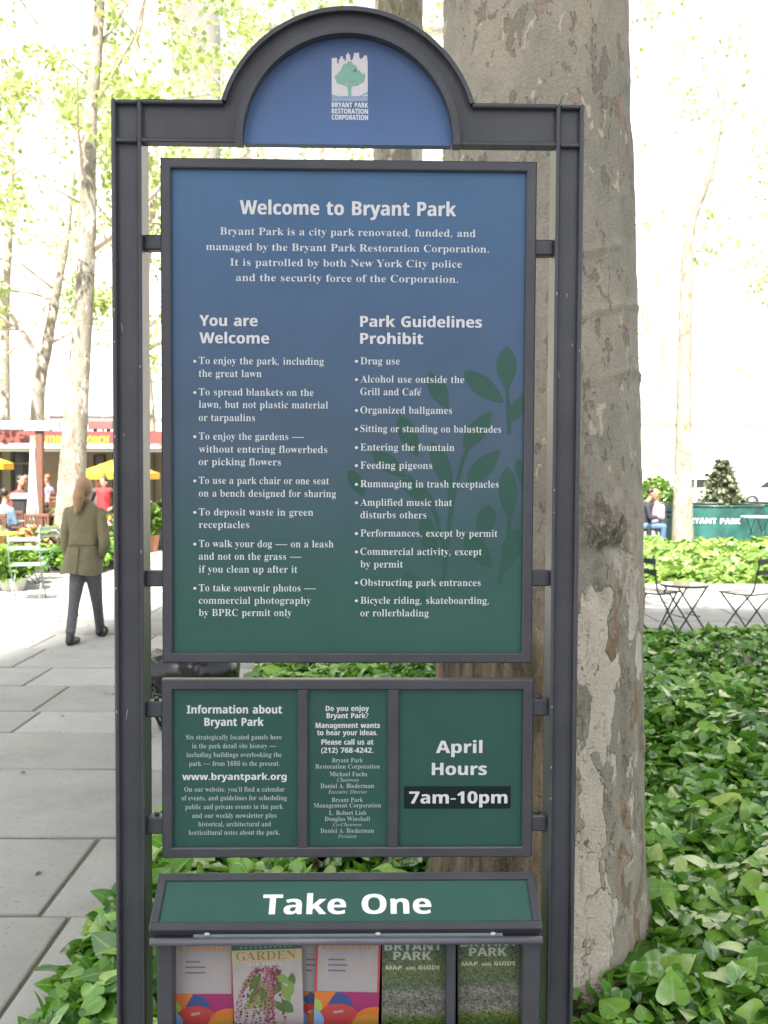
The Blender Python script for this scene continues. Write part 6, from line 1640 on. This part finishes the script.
for (a, b, c, d, mt) in ((-30, 0, 454, 520, 0), (14, 31, 452, 512, 0), (78.5, 85, 453.5, 540, 0), (95, 104, 456, 470, 0), (112, 140, 455, 520, 0), (166, 200, 455, 515, 0)):
    f = MB()
    for x0, x1, z0, z1 in ((a - 1.2, a, c - 1, d), (b, b + 1.2, c - 1, d), (a, b, c - 1.4, c), (a, b, d - 1, d)): f.bbox(KX(x0), KX(x1), -.07, .05, KZ(z1), KZ(z0), .01)
    if b - a > 12: f.bbox(KX(a), KX(b), -.05, .0, KZ(464.5), KZ(462.5), .008); f.bbox(KX((a + b) / 2 - .5), KX((a + b) / 2 + .5), -.045, .0, KZ(d), KZ(465), .008)
    w_ = f.build('window', olive_w if a != 95 else wood_br, kio)
    g = MB(); g.box(KX(a), KX(b), -.01, .02, KZ(d), KZ(c)); g.build('pane', win_dark, w_)
for a in (7, 108, 148):
    m = MB(); m.bbox(KX(a), KX(a + 6), -.16, .0, 0, KZ(451.6), .01); m.build('pilaster', olive_w, kio)
for a, b, c, d in ((-12, 13, 420, 430), (80, 105, 419.5, 428)):
    m = MB(); m.bbox(FX(a), FX(b), FO + .7, FO + .8, FZ(d), FZ(c), .01); m.bbox(FX(a) + .1, FX(a) + .18, FO + .8, FO + .9, FZ(443), FZ(d) + .01); m.bbox(FX(b) - .18, FX(b) - .1, FO + .8, FO + .9, FZ(443), FZ(d) + .01); m.build('roof_board', pinkp, kio)
m = MB(); m.tube([(KX(76), 1, KZ(414.5)), (KX(112), 1, KZ(414.5))], .04, 6); m.tube([(KX(38), 1, KZ(414.5)), (KX(55), 1, KZ(414.5))], .05, 6)
for px in (38, 55, 76, 93, 112): m.tube([(KX(px), 1, KZ(432)), (KX(px), 1, KZ(414))], .03, 6)
m.build('roof_rail', mat('grey_rail', (.12, .12, .13), .6), kio)

dk = MB(); dk.bbox(KX(-75), at(116, 470, 20.7).x, 20.62, 27.0, -.02, .22, .01)
tag(dk.build('terrace_floor', mat('terrace_stone', (.3, .28, .25), .8, (.24, .22, .2), 3)), kind='structure')
PD = 19.2
def PX(px): return at(px, 470, PD).x
def PZ(py): return at(40, py, PD).z
pg = empty('pergola', (0, PD, 0), 0, 'timber pergola with a brown post and pale beam in front of the cafe', 'pergola')
m = MB(); m.bbox(PX(36.5), PX(43.5), -.06, .07, 0, PZ(430), .01); m.build('post', wood_br, pg)
m = MB(); m.bbox(PX(-62), PX(-55), -.06, .07, 0, PZ(430), .01); m.build('post', wood_br, pg)
m = MB(); m.bbox(PX(-70), PX(60), -.09, .1, PZ(429.8), PZ(421), .015); m.build('beam', trim_w, pg)
m = MB(); m.bbox(PX(28.5), PX(51), -.11, .12, PZ(431), PZ(429.6), .01); m.build('corbel', trim_w, pg)

def parasol(px, D, rim_py, top_py, wpx, label, material):
    x = at(px, 470, D).x; z0, z1 = at(px, rim_py, D).z, at(px, top_py, D).z; r = wpx * D / 2000
    o = empty('parasol', (x, D, 0), 0, label, 'parasol')
    m = MB(); n = 8
    V = [(0, 0, z1)] + [(r * math.cos(a), r * math.sin(a), z0 + .0) for a in [6.2832 * k / n + .3 for k in range(n)]] + [(r * 1.0 * math.cos(a), r * 1.0 * math.sin(a), z0 - .13) for a in [6.2832 * k / n + .3 for k in range(n)]]
    V += [(p[0] * .985, p[1] * .985, p[2] - .01) for p in V]
    F = [(0, 1 + k, 1 + (k + 1) % n) for k in range(n)] + [(1 + k, 1 + n + k, 1 + n + (k + 1) % n, 1 + (k + 1) % n) for k in range(n)]
    q = 1 + 2 * n
    F += [tuple(i + q for i in f[::-1]) for f in F] + [(1 + n + k, q + 1 + n + k, q + 1 + n + (k + 1) % n, 1 + n + (k + 1) % n) for k in range(n)]
    m.add(V, F); m.build('canopy', material, o)
    m = MB(); m.tube([(0, 0, .05), (0, 0, z1 + .08)], .024, 8); m.build('pole', trim_w, o)
    m = MB(); m.tube([(0, 0, 0), (0, 0, .05), (0, 0, .08)], [.28, .26, .06], 16); m.build('base', mat('grey_iron', (.1, .1, .1), .6), o)
    m = MB()
    for k in range(n):
        a = 6.2832 * k / n + .3; m.tube([(0, 0, z1 - .05), (r * .97 * math.cos(a), r * .97 * math.sin(a), z0 - .01)], .01, 4)
    m.build('ribs', trim_w, o)
    return o
parasol(119, 22.5, 473, 457, 80, 'yellow parasol above the woman in red, partly behind the sign post', ylw)
parasol(-18, 21.5, 463, 452, 60, 'yellow parasol reaching in at the left edge of the terrace', ylw)
# closed white parasol
x = at(32.5, 470, 18.6).x
o = empty('closed_parasol', (x, 18.6, 0), 0, 'closed white parasol standing next to the brown pergola post', 'parasol')
m = MB(); m.tube([(0, 0, 0), (0, 0, at(32, 436, 18.6).z)], .028, 8); m.build('pole', wht, o)
m = MB(); V = []; n = 24
for z, r_ in ((at(32, 525, 18.6).z, .1), (at(32, 510, 18.6).z, .095), (at(32, 490, 18.6).z, .065), (at(32, 450, 18.6).z, .035), (at(32, 440, 18.6).z, .03)):
    for k in range(n): q = r_ * (1 + .25 * math.cos(k * math.pi / 2)); V.append((q * math.cos(k * .2618), q * math.sin(k * .2618), z))
m.add(V, [(j * n + k, j * n + (k + 1) % n, (j + 1) * n + (k + 1) % n, (j + 1) * n + k) for j in range(4) for k in range(n)] + [tuple(range(n))], 0, True); m.build('canopy', wht, o)
m = MB(); m.tube([(0, 0, 0), (0, 0, .05)], [.25, .22], 16); m.build('base', trim_w, o)

def slat_chair(px, D, rz, material, label, s=1.0):
    p = at(px, 520, D)
    c = empty('wooden_chair', (p.x, D, .22 if D > 20.7 else 0), rz, label, 'chair')
    for sx in (-1, 1):
        m = MB(); m.bbox(sx * .2 - .02, sx * .2 + .02, -.22, -.18, 0, .88 * s, .006); m.build('back_leg', material, c)
        m = MB(); m.bbox(sx * .2 - .02, sx * .2 + .02, .18, .22, 0, .44, .006); m.build('front_leg', material, c)
    m = MB(); m.bbox(-.23, .23, -.24, .24, .44, .475, .008); m.build('seat', material, c)
    m = MB(); m.bbox(-.22, .22, -.225, -.175, .82 * s, .885 * s, .008); m.bbox(-.18, .18, -.215, -.185, .55, .58, .005)
    for k in range(6): m.bbox(-.165 + k * .06, -.135 + k * .06, -.21, -.19, .575, .825 * s, .004)
    m.build('backrest', material, c)
    return c
slat_chair(40, 18.2, R(3), wood_br, 'brown wooden slat back chair at the foot of the pergola post')
slat_chair(49, 20.6, R(-70), mat('dark_red_timber', (.22, .03, .035), .6), 'dark red wooden chair by the slim plane tree', 1.1)
slat_chair(19, 20.85, R(-58), wood_br, 'brown wooden chair under the person in red')
slat_chair(28.5, 21.05, R(53), wood_br, 'brown wooden chair under the person in green')
slat_chair(3, 18.2, R(-17), wood_br, 'brown wooden chair under the person in pale blue')
slat_chair(98, 23.0, R(170), wood_br, 'brown wooden chair behind the standing woman in red')
CHL = mat('pale_green_steel', (.16, .22, .18), .4)
p1 = at(655, 525, 20.9); bistro_chair((p1.x + .02, 21.9, 0), R(-9), 'green bistro chair under the person in the dark jacket')
p1 = at(667, 525, 20.9); bistro_chair((p1.x + .1, 22.1, 0), R(-139), 'green bistro chair under the person in lilac')
# planter box, tables, cafe plants
x0, x1 = at(14.5, 500, 19.6).x, at(27.5, 500, 19.6).x
m = MB()
bz0, bz1 = at(20, 509, 19.6).z, at(20, 498.5, 19.6).z
m.bbox(x0, x1, 19.45, 19.75, 0.0, bz1 - .03, .01); m.bbox(x0 - .02, x1 + .02, 19.43, 19.77, bz1 - .03, bz1, .008)
st_ = m.build('serving_stand', mat('black_laminate', (.02, .02, .02), .5)); tag(st_, 'black serving stand in front of the seated people in red and green', 'stand')
for k, px in enumerate((16.5, 24.5)):
    m = MB(); xx = at(px, 498, 19.6).x; m.bbox(xx - .09, xx + .09, 19.5, 19.68, bz1 + .001, bz1 + .07, .01); m.bbox(xx - .075, xx + .075, 19.52, 19.66, bz1 + .07, bz1 + .1, .01)
    tag(m.build('napkin_stack', wht), ('stack of white napkins at the left end of the black stand', 'stack of white napkins at the right end of the black stand')[k], 'napkins')
p = at(15, 534, 16.6); bistro_table((p.x, 15.9, 0), R(20), 'round yellow cafe table in front of the low planting', .32, ylw, CHL, None, at(15, 533, 15.9).z)
p = at(-3, 530, 18.0); bistro_table((p.x, 17.4, 0), R(60), 'round yellow cafe table cut by the left edge', .3, ylw, CHL, None, .68)
pz = at(26, 560, 14.6)
bistro_table((at(20, 560, 14.6).x, 14.6, 0), R(10), 'pale round bistro table on the sunlit paving at the left', .33, CHL, CHL, None, at(20, 558, 14.6).z)
bistro_chair((at(38, 560, 15.2).x, 15.2, 0), R(150), 'pale green bistro chair right of the pale table on the sunlit paving', CHL)
bistro_chair((at(-2, 560, 14.2).x, 14.2, 0), R(20), 'pale green bistro chair at the left edge on the sunlit paving', CHL)
bistro_chair((at(28, 590, 12.9).x, 12.9, 0), R(100), 'pale green bistro chair standing alone in front of the leafy tub', CHL)
def pot(px, D, r, h, fh, fr, label, foliage, seed, cm, n=260):
    p = at(px, 520, D)
    o = empty('potted_plant', (p.x, D, 0), 0, label, 'potted plant')
    m = MB(); m.tube([(0, 0, 0), (0, 0, h * .9), (0, 0, h), (0, 0, h), (0, 0, h - .05)], [r * .72, r * .95, r, r * .86, r * .8], 20, 0, True, False); m.build('pot', cm, o)
    np.random.seed(seed)
    t = np.random.rand(n); a = np.random.rand(n) * 6.28; rr = fr * np.sqrt(np.random.rand(n)) * (.5 + .5 * np.sin(t * 2.6))
    pos = np.stack([rr * np.cos(a), rr * np.sin(a), h + fh * t], 1)
    leaves('foliage', pos, np.random.uniform(.08, .16, n), np.random.uniform(0, 6.28, n), np.random.normal(-.2, .6, n), np.random.normal(0, .6, n), np.random.beta(2, 2, n), foliage, o, L6)
    m = MB(); m.tube([(0, 0, h - .06), (0, .02, h + fh * .7)], [.02, .008], 5)
    for k in range(4): m.tube([(0, 0, h - .05), (fr * .5 * math.cos(k * 1.6), fr * .5 * math.sin(k * 1.6), h + fh * .5)], [.012, .005], 5)
    m.build('stem', TWIG, o)
clay = mat('terracotta', (.33, .14, .08), .8, (.28, .12, .07), 8)
pot(12, 13.9, .2, .18, .42, .36, 'low tub of bright leaves on the sunlit paving at the left', LIME, 3, trim_w, 330)
pot(150, 20.5, .2, .35, .62, .26, 'terracotta pot of green shrubs seen between the left post and the board', LIME, 4, clay, 300)
pot(158, 21.2, .2, .4, .6, .25, 'dark pot of dense leaves beside the terracotta one', EVER, 6, mat('dark_pot', (.05, .05, .05), .6), 300)

FLW = leaf_mat('flower_petals', [(0, (.06, .13, .03)), (.4, (.12, .2, .05)), (.5, (.5, .4, .35)), (.75, (.55, .28, .05)), (1, (.45, .07, .05))], .6, .3)
for px, D, r, h, fh, fr, lab, sd in ((46, 17.2, .22, .3, .4, .34, 'clay tub of mixed flowers in front of the wooden chair', 21), (8, 17.3, .22, .25, .36, .36, 'clay tub of mixed flowers behind the round yellow table', 22),
                                     (56, 19.4, .2, .4, .5, .28, 'clay tub of flowers left of the slim plane trunk', 23), (108, 18.6, .2, .35, .5, .28, 'clay tub of flowers just left of the sign post', 24)):
    pot(px, D, r, h, fh, fr, lab, FLW, sd, clay, 320)
slat_chair(10, 19.3, R(25), wood_br, 'brown wooden chair left of the black serving stand')
slat_chair(64, 21.4, R(-20), wood_br, 'brown wooden chair right of the slim plane trunk, under the porch')
slat_chair(90, 19.0, R(60), wood_br, 'brown wooden chair nearest to the woman walking away')
p = at(74, 520, 22.2); bistro_table((p.x, 22.2, .22), R(10), 'yellow topped cafe table under the yellow parasol', .35, ylw, CHG, None, .72)
p = at(44, 520, 23.4); bistro_table((p.x, 23.4, .22), R(10), 'yellow topped cafe table behind the pergola post', .35, ylw, CHG, None, .72)
p = at(70, 515, 23.2); sit((p.x, 23.2, .22), (.7, -.7), pale_c, denim, dhair, 'person in a pale shirt and jeans seated at the cafe behind the slim plane trunk')
slat_chair(70, 23.25, R(-45), wood_br, 'brown wooden chair under the person in pale shirt and jeans')
p = at(50, 515, 24.2); sit((p.x, 24.2, .22), (-.9, -.4), lil, dark_c, rhair, 'person in a lilac shirt seated far back under the porch')
slat_chair(50, 24.25, R(66), wood_br, 'brown wooden chair under the person far back under the porch')
# parked cars on the far street
carp = mat('white_car_paint', (.62, .62, .62), .25); tyre = mat('tyre_rubber', (.015, .015, .015), .8); rimm = mat('wheel_rim', (.4, .4, .42), .35, None, 8, 0, 60, .8); lampm = mat('headlamp_glass', (.5, .5, .5), .1)
def car(px, D, label, first=None):
    x = at(px, 470, D).x
    if first is not None:
        c = copy_tree(first); c.location = (x, D, 0); c['label'] = label; return c
    c = empty('parked_car', (x, D, 0), 0, label, 'car', 'white cars parked on the far street')
    prof_ = [(-2.15, .35), (-2.2, .6), (-2.12, .82), (-1.25, .93), (-.62, 1.38), (-.2, 1.45), (.75, 1.44), (1.25, 1.2), (1.55, .98), (2.08, .92), (2.2, .66), (2.15, .35)]
    m = MB(); m.prism(prof_, -.84, .84); m.build('body', carp, c)
    m = MB()
    for a in ((-1.08, .96), (-.6, 1.32), (-.05, 1.36), (-.05, .96)), ((.03, .96), (.03, 1.36), (.72, 1.34), (1.2, 1.0)):
        for y in (-.846, .846): m.flat(a, y)
    m.build('window', win_dark, c)
    for sx in (-1.35, 1.35):
        for y in (-.76, .76):
            w_ = MB(); w_.tube([(sx, y - .1, .32), (sx, y + .1, .32)], .32, 20); t_ = w_.build('wheel', tyre, c)
            h_ = MB(); h_.tube([(sx, y - .105, .32), (sx, y + .105, .32)], .19, 16); h_.build('rim', rimm, t_)
    for y in (-.6, .6):
        m = MB(); m.ball((-2.17, y, .68), (.05, .16, .09), 10); m.build('headlight', lampm, c)
    return c
c1 = car(690, 46, 'white car seen between the slim tree and the conical evergreen')
car(775, 47, 'white car right of the conical evergreen', c1)

# pale buildings far behind
def block(name, x0, x1, y, dep, h, wallm, label, nx, fl, wmat):
    b = empty(name, ((x0 + x1) / 2, y, 0), 0, label, 'building')
    hw = (x1 - x0) / 2
    m = MB(); m.box(-hw, hw, 0, dep, 0, h); m.bbox(-hw - .4, hw + .4, -.5, dep + .4, h, h + .8, .1); m.bbox(-hw - .15, hw + .15, -.2, .0, 5, 5.5, .05); m.build('wall', wallm, b)
    px, pz_ = 2 * hw / nx, (h - 6) / fl
    for i in range(nx):
        for j in range(fl):
            xx, z = -hw + (i + .5) * px, 6.4 + j * pz_
            m = MB(); m.bbox(xx - px * .22, xx + px * .22, -.03, .02, z, z + pz_ * .58, .02)
            m.build('window', wmat, b)
    return b
pale = mat('pale_limestone', (.55, .53, .5), .8, (.5, .48, .45), .4); pw = mat('glare_pale_window', (.26, .27, .28), .4)  # far windows kept pale, washout of the bright background painted into their colour
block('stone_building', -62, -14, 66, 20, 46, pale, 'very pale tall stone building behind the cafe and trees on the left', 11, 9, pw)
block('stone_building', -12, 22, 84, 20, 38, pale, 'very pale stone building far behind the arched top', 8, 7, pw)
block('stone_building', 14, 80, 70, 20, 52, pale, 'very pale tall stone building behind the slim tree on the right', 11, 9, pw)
